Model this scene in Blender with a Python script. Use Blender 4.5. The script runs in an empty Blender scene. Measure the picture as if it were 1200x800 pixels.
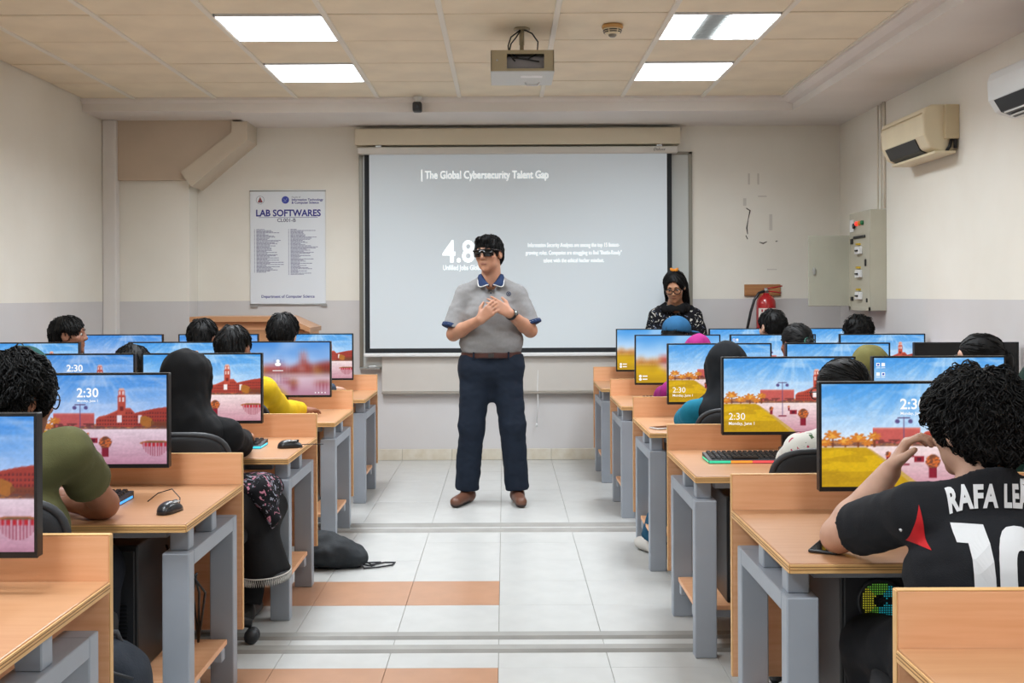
import bpy, bmesh, math, random
import numpy as np
from mathutils import Matrix, Vector

# ------------------------------------------------------------------ camera, world, exposure
scene = bpy.context.scene
col = scene.collection
cam_data = bpy.data.cameras.new('camera')
cam_data.lens = 39.0
cam_data.sensor_width = 36.0
cam_data.shift_x = 0.0075
cam_data.shift_y = -0.045
cam_data.clip_start = 0.05
cam = bpy.data.objects.new('camera', cam_data)
col.objects.link(cam)
cam.matrix_world = Matrix.Translation((0, 0, 1.325)) @ Matrix.Rotation(math.radians(90), 4, 'X') @ Matrix.Rotation(math.radians(-0.25), 4, 'Z')
scene.camera = cam

world = bpy.data.worlds.new('world')
scene.world = world
world.use_nodes = True
world.node_tree.nodes['Background'].inputs[0].default_value = (0.8, 0.87, 1.0, 1)
world.node_tree.nodes['Background'].inputs[1].default_value = 0.5

vs = scene.view_settings
vs.view_transform = 'Standard'
vs.look = 'None'
vs.gamma = 1.0
vs.use_curve_mapping = False
vs.exposure = 0.0
LAMP = 6.0           # emission of the ceiling panels
LAMP_W = 23.0        # watts of the lamp behind each louvred panel
LAMP_SPREAD = 151.0  # degrees, the louvres keep the light off the upper walls
LAMP_COLOR = (0.93, 1.0, 1.065)

rng = np.random.default_rng(7)
random.seed(7)

# ------------------------------------------------------------------ materials
def lin(c):
    if isinstance(c, str):
        c = c.lstrip('#')
        c = [int(c[i:i + 2], 16) / 255 for i in (0, 2, 4)]
    return tuple(x / 12.92 if x <= 0.04045 else ((x + 0.055) / 1.055) ** 2.4 for x in c)

MATS = {}
def mat(name, c, rough=0.6, metal=0.0, var=0.0, scale=8.0, bump=0.0, bscale=200.0, stretch=None, c2=None,
        emit=None, estr=0.0, sss=0.0, coat=0.0, spec=0.5, alpha=1.0, trans=0.0):
    if name in MATS:
        return MATS[name]
    m = bpy.data.materials.new(name)
    m.use_nodes = True
    nt = m.node_tree
    b = nt.nodes['Principled BSDF']
    c = lin(c)
    b.inputs['Base Color'].default_value = (*c, 1)
    b.inputs['Roughness'].default_value = rough
    b.inputs['Metallic'].default_value = metal
    b.inputs['Specular IOR Level'].default_value = spec
    b.inputs['Coat Weight'].default_value = coat
    b.inputs['Transmission Weight'].default_value = trans
    if sss:
        b.inputs['Subsurface Weight'].default_value = sss
        b.inputs['Subsurface Radius'].default_value = (0.012, 0.004, 0.002)
        b.inputs['Subsurface Scale'].default_value = 1.0
    if emit is not None:
        b.inputs['Emission Color'].default_value = (*lin(emit), 1)
        b.inputs['Emission Strength'].default_value = estr
    if var or c2 is not None or bump:
        tc = nt.nodes.new('ShaderNodeTexCoord')
        mp = nt.nodes.new('ShaderNodeMapping')
        nt.links.new(tc.outputs['Object'], mp.inputs[0])
        if stretch:
            mp.inputs['Scale'].default_value = stretch
    if var or c2 is not None:
        n = nt.nodes.new('ShaderNodeTexNoise')
        n.inputs['Scale'].default_value = scale
        n.inputs['Detail'].default_value = 5
        nt.links.new(mp.outputs[0], n.inputs['Vector'])
        r = nt.nodes.new('ShaderNodeValToRGB')
        r.color_ramp.elements[0].position = 0.3
        r.color_ramp.elements[1].position = 0.7
        k2 = lin(c2) if c2 is not None else tuple(min(1, x * (1 + var)) for x in c)
        k1 = c if c2 is not None else tuple(x * (1 - var) for x in c)
        r.color_ramp.elements[0].color = (*k1, 1)
        r.color_ramp.elements[1].color = (*k2, 1)
        nt.links.new(n.outputs['Fac'], r.inputs[0])
        nt.links.new(r.outputs[0], b.inputs['Base Color'])
    if bump:
        n2 = nt.nodes.new('ShaderNodeTexNoise')
        n2.inputs['Scale'].default_value = bscale
        n2.inputs['Detail'].default_value = 3
        nt.links.new(mp.outputs[0], n2.inputs['Vector'])
        bp = nt.nodes.new('ShaderNodeBump')
        bp.inputs['Strength'].default_value = bump
        bp.inputs['Distance'].default_value = 0.004
        nt.links.new(n2.outputs['Fac'], bp.inputs['Height'])
        nt.links.new(bp.outputs[0], b.inputs['Normal'])
    MATS[name] = m
    return m

def wall_mat(name, upper, lower, zsplit):
    m = bpy.data.materials.new(name)
    m.use_nodes = True
    nt = m.node_tree
    b = nt.nodes['Principled BSDF']
    b.inputs['Roughness'].default_value = 0.55
    b.inputs['Specular IOR Level'].default_value = 0.3
    g = nt.nodes.new('ShaderNodeNewGeometry')
    s = nt.nodes.new('ShaderNodeSeparateXYZ')
    nt.links.new(g.outputs['Position'], s.inputs[0])
    gt = nt.nodes.new('ShaderNodeMath'); gt.operation = 'GREATER_THAN'
    gt.inputs[1].default_value = zsplit
    nt.links.new(s.outputs['Z'], gt.inputs[0])
    n = nt.nodes.new('ShaderNodeTexNoise')
    n.inputs['Scale'].default_value = 1.4
    n.inputs['Detail'].default_value = 6
    nt.links.new(g.outputs['Position'], n.inputs['Vector'])
    mx = nt.nodes.new('ShaderNodeMix'); mx.data_type = 'RGBA'
    mx.inputs[6].default_value = (*lin(lower), 1)
    mx.inputs[7].default_value = (*lin(upper), 1)
    nt.links.new(gt.outputs[0], mx.inputs[0])
    m2 = nt.nodes.new('ShaderNodeMix'); m2.data_type = 'RGBA'; m2.blend_type = 'MULTIPLY'
    r = nt.nodes.new('ShaderNodeValToRGB')
    r.color_ramp.elements[0].position = 0.3; r.color_ramp.elements[0].color = (0.9, 0.88, 0.85, 1)
    r.color_ramp.elements[1].position = 0.65; r.color_ramp.elements[1].color = (1, 1, 1, 1)
    nt.links.new(n.outputs['Fac'], r.inputs[0])
    m2.inputs[0].default_value = 0.7
    nt.links.new(mx.outputs[2], m2.inputs[6])
    nt.links.new(r.outputs[0], m2.inputs[7])
    nt.links.new(m2.outputs[2], b.inputs['Base Color'])
    return m

M_WALL = wall_mat('painted_wall', '#efece2', '#d5d3d3', 1.29)
M_SOFFIT = mat('soffit_paint', '#e6e2de', 0.6, var=0.04, scale=2)
M_CEIL = mat('ceiling_tile', '#efe4cc', 0.8, var=0.07, scale=3, bump=0.15, bscale=120)
M_GRID = mat('ceiling_grid_metal', '#ece8dc', 0.5)
M_GAP = mat('ceiling_grid_shadow_bar', '#7d7464', 0.7)  # shade of the open tile gaps, put into the colour of the cross bars
M_CONDUIT = mat('conduit_cream', '#e9e2d2', 0.5)
M_FLOOR = mat('floor_tile', '#bfbfbc', 0.28, var=0.05, scale=9)
M_PEACH = mat('floor_tile_peach', '#b5896c', 0.3, var=0.06, scale=9)
M_GROUT = mat('grout', '#8f8a80', 0.8)
M_BASE = mat('baseboard_tile', '#dcd6c8', 0.35, c2='#cec4b0', scale=14)
M_TRUNK = mat('floor_trunking', '#96948f', 0.5, var=0.12, scale=6)
M_WOOD = mat('beech_laminate_top', '#c09069', 0.38, c2='#b8865f', scale=4, stretch=(1, 14, 14))
M_PANEL = mat('beech_laminate_panel', '#f4bc90', 0.42, c2='#e8a97b', scale=4, stretch=(0.8, 14, 16))
M_EDGE = mat('beech_edge', '#e3b376', 0.45, var=0.08, scale=10)
M_EDGE2 = mat('ply_line', '#8a5c30', 0.6)
M_STEEL = mat('grey_painted_steel', '#a2a9b3', 0.42, metal=0.15, var=0.05, scale=5)
M_BLACKPL = mat('black_plastic', '#17181b', 0.38)
M_DARKPL = mat('charcoal_plastic', '#2b2d31', 0.5)
M_FABRIC_BLK = mat('black_chair_fabric', '#1c1d20', 0.8, bump=0.3, bscale=400)
M_WHITEPL = mat('white_plastic', '#e9eaea', 0.35)
M_CREAMPL = mat('aged_cream_plastic', '#e2d5b6', 0.4, var=0.05, scale=5)
M_ALU = mat('aluminium', '#b5b7b6', 0.35, metal=0.7)
M_SKIN = mat('skin_light', '#bb8a70', 0.5, sss=0.15, var=0.06, scale=30)
M_SKIN2 = mat('skin_brown', '#96664f', 0.5, sss=0.15, var=0.06, scale=30)
M_SKIN3 = mat('skin_pale', '#caa08a', 0.5, sss=0.15, var=0.06, scale=30)
M_HAIR = mat('black_hair', '#0b0a0a', 0.6, var=0.3, scale=60, spec=0.28)
M_HAIR2 = mat('dark_brown_hair', '#14100e', 0.6, var=0.35, scale=60, spec=0.28)

# ------------------------------------------------------------------ object helpers
def link(o, parent=None):
    col.objects.link(o)
    if parent is not None:
        o.parent = parent
    return o

def thing(name, label, cat, loc=(0, 0, 0), rz=0.0, group=None):
    o = bpy.data.objects.new(name, None)
    o.empty_display_size = 0.1
    link(o)
    o.location = loc
    o.rotation_euler = (0, 0, rz)
    tag(o, label, cat, group)
    return o

def tag(o, label, cat, group=None):
    o['label'] = label
    o['category'] = cat
    if group:
        o['group'] = group
    return o

def fast_mesh(name, V, Q, smooth=True, n=4):
    """mesh from arrays: V (n,3), Q (m,n)"""
    me = bpy.data.meshes.new(name)
    V = np.asarray(V, dtype=np.float32)
    Q = np.asarray(Q, dtype=np.int32)
    me.vertices.add(len(V))
    me.vertices.foreach_set('co', V.ravel())
    me.loops.add(Q.size)
    me.loops.foreach_set('vertex_index', Q.ravel())
    me.polygons.add(len(Q))
    me.polygons.foreach_set('loop_start', np.arange(len(Q), dtype=np.int32) * n)
    me.polygons.foreach_set('use_smooth', np.full(len(Q), smooth))
    me.update(calc_edges=True)
    return me

class MB:
    """collects simple shapes, then links them as ONE mesh object"""
    def __init__(self):
        self.v = []; self.f = []; self.s = []
    def add(self, V, F, smooth=False):
        o = len(self.v)
        self.v += [tuple(map(float, p)) for p in V]
        self.f += [tuple(i + o for i in f) for f in F]
        self.s += [smooth] * len(F)
        return self
    def box(self, x0, x1, y0, y1, z0, z1):
        V = [(x, y, z) for z in (z0, z1) for y in (y0, y1) for x in (x0, x1)]
        return self.add(V, [(0, 2, 3, 1), (4, 5, 7, 6), (0, 1, 5, 4), (2, 6, 7, 3), (0, 4, 6, 2), (1, 3, 7, 5)])
    def rbox(self, x0, x1, y0, y1, z0, z1, b=0.004, seg=2):
        bm = bmesh.new()
        bmesh.ops.create_cube(bm, size=1)
        for v in bm.verts:
            v.co = Vector(((x0 + x1) / 2 + v.co.x * (x1 - x0), (y0 + y1) / 2 + v.co.y * (y1 - y0), (z0 + z1) / 2 + v.co.z * (z1 - z0)))
        b = min(b, 0.49 * min(x1 - x0, y1 - y0, z1 - z0))
        bmesh.ops.bevel(bm, geom=bm.edges[:], offset=b, segments=seg, profile=0.5, affect='EDGES')
        bm.verts.index_update()
        self.add([v.co for v in bm.verts], [[v.index for v in f.verts] for f in bm.faces])
        bm.free()
        return self
    def quad(self, a, b, c, d):
        return self.add([a, b, c, d], [(0, 1, 2, 3)])
    def prism(self, poly, axis, a, b):
        """extrude a 2D polygon along an axis: 'x' poly=(y,z), 'y' poly=(x,z), 'z' poly=(x,y)"""
        n = len(poly)
        def P(p, t):
            return {'x': (t, p[0], p[1]), 'y': (p[0], t, p[1]), 'z': (p[0], p[1], t)}[axis]
        V = [P(p, a) for p in poly] + [P(p, b) for p in poly]
        F = [tuple(range(n)), tuple(range(2 * n - 1, n - 1, -1))] + [(i, i + n, (i + 1) % n + n, (i + 1) % n) for i in range(n)]
        return self.add(V, F)
    def tube(self, pts, r, n=8, closed=False, caps=True):
        pts = [Vector(p) for p in pts]
        m = len(pts)
        rs = r if isinstance(r, (list, tuple)) else [r] * m
        V = []; F = []
        prev = None
        for i, p in enumerate(pts):
            a = pts[(i - 1) % m] if (closed or i > 0) else p
            c = pts[(i + 1) % m] if (closed or i < m - 1) else p
            t = (c - a).normalized()
            if prev is None:
                u = t.orthogonal().normalized()
            else:
                u = (prev - t * prev.dot(t))
                u = u.normalized() if u.length > 1e-6 else t.orthogonal().normalized()
            prev = u
            w = t.cross(u)
            for k in range(n):
                an = 2 * math.pi * k / n
                V.append(p + (u * math.cos(an) + w * math.sin(an)) * rs[i])
        for i in range(m if closed else m - 1):
            j = (i + 1) % m
            for k in range(n):
                F.append((i * n + k, i * n + (k + 1) % n, j * n + (k + 1) % n, j * n + k))
        if caps and not closed:
            F.append(tuple(range(n - 1, -1, -1)))
            F.append(tuple(range((m - 1) * n, m * n)))
        return self.add(V, F, True)
    def lathe(self, prof, c=(0, 0, 0), n=24, axis='z'):
        V = []; F = []
        for (r, h) in prof:
            for k in range(n):
                a = 2 * math.pi * k / n
                p = (r * math.cos(a), r * math.sin(a), h)
                if axis == 'y': p = (p[0], p[2], p[1])
                if axis == 'x': p = (p[2], p[0], p[1])
                V.append((c[0] + p[0], c[1] + p[1], c[2] + p[2]))
        m = len(prof)
        for i in range(m - 1):
            for k in range(n):
                F.append((i * n + k, i * n + (k + 1) % n, (i + 1) * n + (k + 1) % n, (i + 1) * n + k))
        F.append(tuple(range(n - 1, -1, -1))); F.append(tuple(range((m - 1) * n, m * n)))
        return self.add(V, F, True)
    def superq(self, c, r, e1=0.5, e2=0.5, nu=20, nv=12, fn=None):
        """rounded-box / pillow shape"""
        V = []; F = []
        sg = lambda a, e: math.copysign(abs(a) ** e, a)
        for j in range(nv + 1):
            ph = -math.pi / 2 + math.pi * j / nv
            for i in range(nu):
                th = 2 * math.pi * i / nu
                p = (r[0] * sg(math.cos(ph), e1) * sg(math.cos(th), e2), r[1] * sg(math.cos(ph), e1) * sg(math.sin(th), e2), r[2] * sg(math.sin(ph), e1))
                if fn: p = fn(p)
                V.append((c[0] + p[0], c[1] + p[1], c[2] + p[2]))
        for j in range(nv):
            for i in range(nu):
                F.append((j * nu + i, j * nu + (i + 1) % nu, (j + 1) * nu + (i + 1) % nu, (j + 1) * nu + i))
        return self.add(V, F, True)
    def mesh(self, name):
        me = bpy.data.meshes.new(name)
        me.from_pydata(self.v, [], self.f)
        bm = bmesh.new(); bm.from_mesh(me)
        bmesh.ops.recalc_face_normals(bm, faces=bm.faces[:])
        bm.to_mesh(me); bm.free()
        me.polygons.foreach_set('use_smooth', self.s)
        me.update()
        return me
    def build(self, name, m, parent=None, kind=None):
        me = self.mesh(name)
        for x in (m if isinstance(m, (list, tuple)) else [m]):
            me.materials.append(x)
        o = bpy.data.objects.new(name, me)
        link(o, parent)
        if kind: o['kind'] = kind
        return o

def inst(name, me, parent=None, loc=(0, 0, 0)):
    o = bpy.data.objects.new(name, me)
    link(o, parent)
    o.location = loc
    return o

def dup(root, loc, rz, label, group=None):
    """copy of a thing with copies of its parts and sub-parts"""
    r = root.copy(); col.objects.link(r)
    r.location = loc; r.rotation_euler = (0, 0, rz); r['label'] = label
    if group: r['group'] = group
    for ch in list(root.children):
        c = ch.copy(); col.objects.link(c); c.parent = r
        for g in ch.children:
            d = g.copy(); col.objects.link(d); d.parent = c
    return r

def text_mesh(s, size, align='LEFT', space=1.0, bold=0.0, narrow=1.0):
    """flat lettering in the XY plane, returns (V, F)"""
    cu = bpy.data.curves.new('lettering_curve', 'FONT')
    cu.body = s; cu.size = size; cu.align_x = align; cu.space_character = space
    cu.resolution_u = 3
    cu.offset = bold
    o = bpy.data.objects.new('lettering_tmp', cu)
    col.objects.link(o)
    dg = bpy.context.evaluated_depsgraph_get()
    me = bpy.data.meshes.new_from_object(o.evaluated_get(dg))
    V = [(v.co.x * narrow, v.co.y, v.co.z) for v in me.vertices]
    F = [tuple(p.vertices) for p in me.polygons]
    bpy.data.objects.remove(o); bpy.data.curves.remove(cu); bpy.data.meshes.remove(me)
    return V, F

def text_on_front(mb, s, x, y, z, size, align='LEFT', bold=0.0, space=1.0, narrow=1.0):
    """lettering on a plane that faces -Y"""
    V, F = text_mesh(s, size, align, space, bold, narrow)
    mb.add([(x + a, y, z + b) for a, b, c in V], F)

# ------------------------------------------------------------------ distance fields for bodies, hair and cloth
class Field:
    def __init__(self, lo, hi, res):
        self.lo = np.array(lo, dtype=np.float64); self.res = res
        n = np.ceil((np.array(hi) - self.lo) / res).astype(int) + 1
        self.ax = [(self.lo[i] + np.arange(n[i]) * res).astype(np.float32) for i in range(3)]
        self.F = np.full(n, 0.06, dtype=np.float32)
    def _sub(self, lo, hi):
        n = self.F.shape
        i0 = [max(0, int((lo[i] - self.lo[i]) / self.res)) for i in range(3)]
        i1 = [min(n[i], int((hi[i] - self.lo[i]) / self.res) + 2) for i in range(3)]
        if any(a >= b for a, b in zip(i0, i1)):
            return None
        sl = tuple(slice(a, b) for a, b in zip(i0, i1))
        X = self.ax[0][sl[0]][:, None, None]; Y = self.ax[1][sl[1]][None, :, None]; Z = self.ax[2][sl[2]][None, None, :]
        return sl, X, Y, Z
    def _op(self, sl, d, k, op):
        f = self.F[sl]
        if op == 'u':
            h = np.clip(0.5 + 0.5 * (f - d) / k, 0, 1)
            self.F[sl] = f + (d - f) * h - k * h * (1 - h)
        else:
            d = -d
            h = np.clip(0.5 + 0.5 * (d - f) / k, 0, 1)
            self.F[sl] = f + (d - f) * h + k * h * (1 - h)
    def cone(self, a, b, ra, rb=None, k=0.02, s=(1, 1, 1), flat='', op='u'):
        rb = ra if rb is None else rb
        a = np.array(a, float); b = np.array(b, float); S = np.array(s, float)
        R = max(ra, rb); m = k + 2.5 * self.res
        r = self._sub(np.minimum(a, b) - R * S - m, np.maximum(a, b) + R * S + m)
        if r is None: return
        sl, X, Y, Z = r
        X = (X - a[0]) / S[0]; Y = (Y - a[1]) / S[1]; Z = (Z - a[2]) / S[2]
        ba = (b - a) / S
        L2 = float(ba @ ba) + 1e-12
        t = (X * ba[0] + Y * ba[1] + Z * ba[2]) / L2
        tc = np.clip(t, 0, 1)
        tr = t if flat == 'ab' else (np.maximum(t, 0) if flat == 'b' else tc)
        d = np.sqrt((X - tr * ba[0]) ** 2 + (Y - tr * ba[1]) ** 2 + (Z - tr * ba[2]) ** 2) - (ra + (rb - ra) * tc)
        if flat:
            L = math.sqrt(L2)
            d = np.maximum(d, (t - 1) * L)
            if flat == 'ab': d = np.maximum(d, -t * L)
        self._op(sl, d * S.min(), k, op)
    def ell(self, c, r, R=None, k=0.02, op='u'):
        c = np.array(c, float); r = np.array(r, float)
        big = r.max() if R is not None else r
        m = k + 2.5 * self.res
        q = self._sub(c - big - m, c + big + m)
        if q is None: return
        sl, X, Y, Z = q
        X = X - c[0]; Y = Y - c[1]; Z = Z - c[2]
        if R is not None:
            X, Y, Z = (X * R[0][0] + Y * R[1][0] + Z * R[2][0], X * R[0][1] + Y * R[1][1] + Z * R[2][1], X * R[0][2] + Y * R[1][2] + Z * R[2][2])
        k0 = np.sqrt((X / r[0]) ** 2 + (Y / r[1]) ** 2 + (Z / r[2]) ** 2)
        k1 = np.sqrt((X / r[0] ** 2) ** 2 + (Y / r[1] ** 2) ** 2 + (Z / r[2] ** 2) ** 2) + 1e-9
        self._op(sl, k0 * (k0 - 1) / k1, k, op)
    def cut(self, fn):
        """keep where fn(X,Y,Z) < 0"""
        X = self.ax[0][:, None, None]; Y = self.ax[1][None, :, None]; Z = self.ax[2][None, None, :]
        self.F = np.maximum(self.F, fn(X, Y, Z).astype(np.float32))
    def wobble(self, amp, fr, seed=0, an=(1, 1, 1)):
        w = np.argwhere(np.abs(self.F) < 0.03)
        P = w * self.res + self.lo
        P = P * np.array(an)
        g = np.random.default_rng(seed)
        n = np.zeros(len(w))
        for i in range(5):
            d = g.normal(size=3); d /= np.linalg.norm(d)
            e = g.normal(size=3); e /= np.linalg.norm(e)
            f = fr * (0.7 + 0.35 * i)
            n += np.sin(P @ d * f + 1.6 * np.sin(P @ e * f * 0.6 + i)) / (1 + 0.35 * i)
        self.F[tuple(w.T)] += (amp * n / 2.2).astype(np.float32)
    def nets(self, relax=1):
        F = self.F
        F[[0, -1]] = 0.06; F[:, [0, -1]] = 0.06; F[:, :, [0, -1]] = 0.06
        S = F < 0
        c = np.zeros(tuple(n - 1 for n in F.shape), dtype=np.int8)
        nx, ny, nz = c.shape
        offs = [(i, j, k) for i in (0, 1) for j in (0, 1) for k in (0, 1)]
        for (i, j, k) in offs:
            c += S[i:i + nx, j:j + ny, k:k + nz]
        act = (c > 0) & (c < 8)
        I = np.argwhere(act)
        acc = np.zeros((len(I), 3)); cnt = np.zeros(len(I))
        for a in offs:
            for d in range(3):
                if a[d] == 1: continue
                b = list(a); b[d] = 1
                fa = F[I[:, 0] + a[0], I[:, 1] + a[1], I[:, 2] + a[2]]
                fb = F[I[:, 0] + b[0], I[:, 1] + b[1], I[:, 2] + b[2]]
                x = (fa < 0) != (fb < 0)
                t = np.where(x, fa / (fa - fb + 1e-12), 0)
                p = np.array(a, float)[None, :].repeat(len(I), 0)
                p[:, d] += t
                acc += p * x[:, None]; cnt += x
        V = (I + acc / np.maximum(cnt, 1)[:, None]) * self.res + self.lo
        vid = np.full(c.shape, -1, dtype=np.int64)
        vid[act] = np.arange(len(I))
        Q = []
        for d in range(3):
            sl0 = [slice(None)] * 3; sl1 = [slice(None)] * 3
            sl0[d] = slice(0, -1); sl1[d] = slice(1, None)
            s0 = S[tuple(sl0)]; s1 = S[tuple(sl1)]
            E = np.argwhere(s0 != s1)
            e1, e2 = (d + 1) % 3, (d + 2) % 3
            E = E[(E[:, e1] > 0) & (E[:, e2] > 0)]
            def cell(o1, o2):
                G = E.copy(); G[:, e1] += o1; G[:, e2] += o2
                return vid[G[:, 0], G[:, 1], G[:, 2]]
            q = np.stack([cell(-1, -1), cell(0, -1), cell(0, 0), cell(-1, 0)], 1)
            fl = ~s0[E[:, 0], E[:, 1], E[:, 2]]
            q[fl] = q[fl][:, ::-1]
            Q.append(q)
        Q = np.concatenate(Q)
        Q = Q[(Q >= 0).all(1)]
        for _ in range(relax):
            a = np.concatenate([Q[:, 0], Q[:, 1], Q[:, 2], Q[:, 3], Q[:, 1], Q[:, 2], Q[:, 3], Q[:, 0]])
            b = np.concatenate([Q[:, 1], Q[:, 2], Q[:, 3], Q[:, 0], Q[:, 0], Q[:, 1], Q[:, 2], Q[:, 3]])
            deg = np.bincount(a, minlength=len(V)).astype(float)
            W = np.stack([np.bincount(a, weights=V[b, i], minlength=len(V)) for i in range(3)], 1) / np.maximum(deg, 1)[:, None]
            V = V * 0.5 + W * 0.5
        return V, Q
    def obj(self, name, m, parent, relax=1):
        V, Q = self.nets(relax)
        me = fast_mesh(name, V, Q)
        me.materials.append(m)
        return link(bpy.data.objects.new(name, me), parent)
    def sample(self, P):
        i = np.clip(((P - self.lo) / self.res).round().astype(int), 1, np.array(self.F.shape) - 2)
        f = self.F[i[:, 0], i[:, 1], i[:, 2]]
        g = np.stack([self.F[i[:, 0] + 1, i[:, 1], i[:, 2]] - self.F[i[:, 0] - 1, i[:, 1], i[:, 2]],
                      self.F[i[:, 0], i[:, 1] + 1, i[:, 2]] - self.F[i[:, 0], i[:, 1] - 1, i[:, 2]],
                      self.F[i[:, 0], i[:, 1], i[:, 2] + 1] - self.F[i[:, 0], i[:, 1], i[:, 2] - 1]], 1)
        g /= (np.linalg.norm(g, axis=1, keepdims=True) + 1e-9)
        return f, g

# ------------------------------------------------------------------ people
A = lambda *p: np.array(p, float)

def rot(yaw=0, pitch=0, roll=0):
    y, p, r = (math.radians(v) for v in (yaw, pitch, roll))
    return np.array((Matrix.Rotation(y, 3, 'Z') @ Matrix.Rotation(p, 3, 'X') @ Matrix.Rotation(r, 3, 'Y')))

def hand_prims(F, w, fwd, palm, side, curl=0.35, spread=0.012, hs=1.0, fingers=(1, 1, 1, 1), k=0.008, thumb_out=0.75):
    """palm + four jointed fingers + thumb; palm = direction the palm faces, side = +1 if the thumb lies along fwd x palm"""
    fwd = fwd / np.linalg.norm(fwd)
    palm = palm - fwd * (palm @ fwd); palm = palm / np.linalg.norm(palm)
    ac = np.cross(fwd, palm) * side                     # towards the thumb
    rf = 0.0088 * hs
    L = [0.070, 0.078, 0.073, 0.058]
    for i in range(4):
        o = (1.5 - i) * 0.0195 * hs
        kn = w + fwd * (0.088 - 0.004 * abs(i - 1.2)) * hs + ac * o
        F.cone(w + ac * o * 0.55, kn, 0.0145 * hs, 0.0115 * hs, k=0.014)
        d = fwd + ac * (1.5 - i) * spread * 6
        d = d / np.linalg.norm(d)
        p = kn; c = 0.0
        for j, fr in enumerate((0.46, 0.31, 0.23)):
            c += curl * fingers[i] * (0.8 if j == 0 else 1.0)
            e = p + (d * math.cos(c) + palm * math.sin(c)) * L[i] * fr * hs
            F.cone(p, e, rf * (1 - 0.09 * j), rf * (1 - 0.09 * (j + 1)), k=0.004)
            p = e
    b = w + fwd * 0.022 * hs + ac * 0.022 * hs
    t1 = b + (fwd * 0.65 + ac * thumb_out + palm * 0.25) * 0.045 * hs
    t2 = t1 + (fwd * 0.9 + ac * 0.35 + palm * 0.35) * 0.034 * hs
    F.cone(b, t1, 0.0165 * hs, 0.0115 * hs, k=0.012)
    F.cone(t1, t2, 0.0108 * hs, 0.0088 * hs, k=0.004)

def head_prims(F, hc, R, neck, hs=1.0, jaw=1.0, g=1.0):
    H = lambda *p: hc + R @ (np.array(p) * hs)
    def e(c, r, k=0.015, op='u'):
        F.ell(H(*c), np.array(r) * hs, R, k * hs, op)
    e((0, -0.012, 0.030), (0.074, 0.095, 0.083))
    e((0, 0.030, -0.020), (0.063, 0.062, 0.085), 0.02)
    e((0, 0.035, -0.068), (0.049 * jaw, 0.050, 0.042), 0.025)
    e((0, 0.074, -0.096), (0.021, 0.016, 0.016), 0.02)
    F.cone(H(-0.034, 0.080, 0.030), H(0.034, 0.080, 0.030), 0.010 * hs, k=0.014)
    for s in (-1, 1):
        e((s * 0.030, 0.100, 0.008), (0.018, 0.014, 0.011), 0.012, 's')
        e((s * 0.042, 0.062, -0.022), (0.020, 0.018, 0.018), 0.02)
        e((s * 0.076, -0.006, -0.006), (0.010, 0.024, 0.033), 0.006)
        e((s * 0.085, 0.000, -0.004), (0.006, 0.012, 0.018), 0.005, 's')
    F.cone(H(0, 0.087, 0.016), H(0, 0.106, -0.020), 0.0075 * hs, 0.0105 * hs, k=0.01)
    for s in (-1, 1):
        e((s * 0.011, 0.097, -0.026), (0.0085, 0.010, 0.008), 0.008)
    e((0, 0.089, -0.052), (0.023, 0.008, 0.0055), 0.006)
    e((0, 0.087, -0.064), (0.019, 0.009, 0.0065), 0.006)
    e((0, 0.100, -0.058), (0.020, 0.010, 0.0018), 0.003, 's')
    F.cone(H(0, -0.025, -0.05), neck + A(0, -0.005, -0.03), 0.055 * g, 0.062 * g, k=0.025)

def torso_prims(F, J, inf=0.0, g=1.0, k=0.022):
    m = (J['sl'] + J['sr']) / 2
    F.cone(J['pel'], J['che'], 0.128 * g + inf, 0.132 * g + inf, k=k, s=(1.2, 0.82, 1))
    F.cone(J['che'], m - A(0, 0, 0.075), 0.132 * g + inf, 0.098 * g + inf, k=k, s=(1.22, 0.78, 1))
    for s in ('sl', 'sr'):
        F.cone(J['neck'] + A(0, 0, -0.005), J[s] * 0.97 + m * 0.03 + A(0, 0, 0.004), 0.046 + inf * 0.6, 0.044 * g + inf * 0.8, k=k)
        F.cone(m - A(0, 0, 0.085), J[s] - A(0, 0, 0.01), 0.078 * g + inf, 0.050 * g + inf * 0.8, k=k)

def arm_prims(F, J, g=1.0):
    for s in 'lr':
        F.cone(J['s' + s], J['e' + s], 0.046 * g, 0.039 * g, k=0.02)
        el = J['e' + s] * 0.72 + J['w' + s] * 0.28
        F.cone(J['e' + s], el, 0.040 * g, 0.041 * g, k=0.02)
        F.cone(el, J['w' + s], 0.041 * g, 0.027 * g, k=0.02)

def leg_prims(F, J, inf=0.0, g=1.0, k=0.03):
    for s in 'lr':
        F.cone(J['h' + s], J['k' + s], 0.086 * g + inf, 0.060 * g + inf, k=k)
        F.cone(J['k' + s], J['a' + s], 0.060 * g + inf, 0.042 * g + inf, k=k)

def bounds(J, m=0.16):
    P = np.array([v for kk, v in J.items() if isinstance(v, np.ndarray) and v.shape == (3,)])
    return P.min(0) - m, P.max(0) + m

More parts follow.
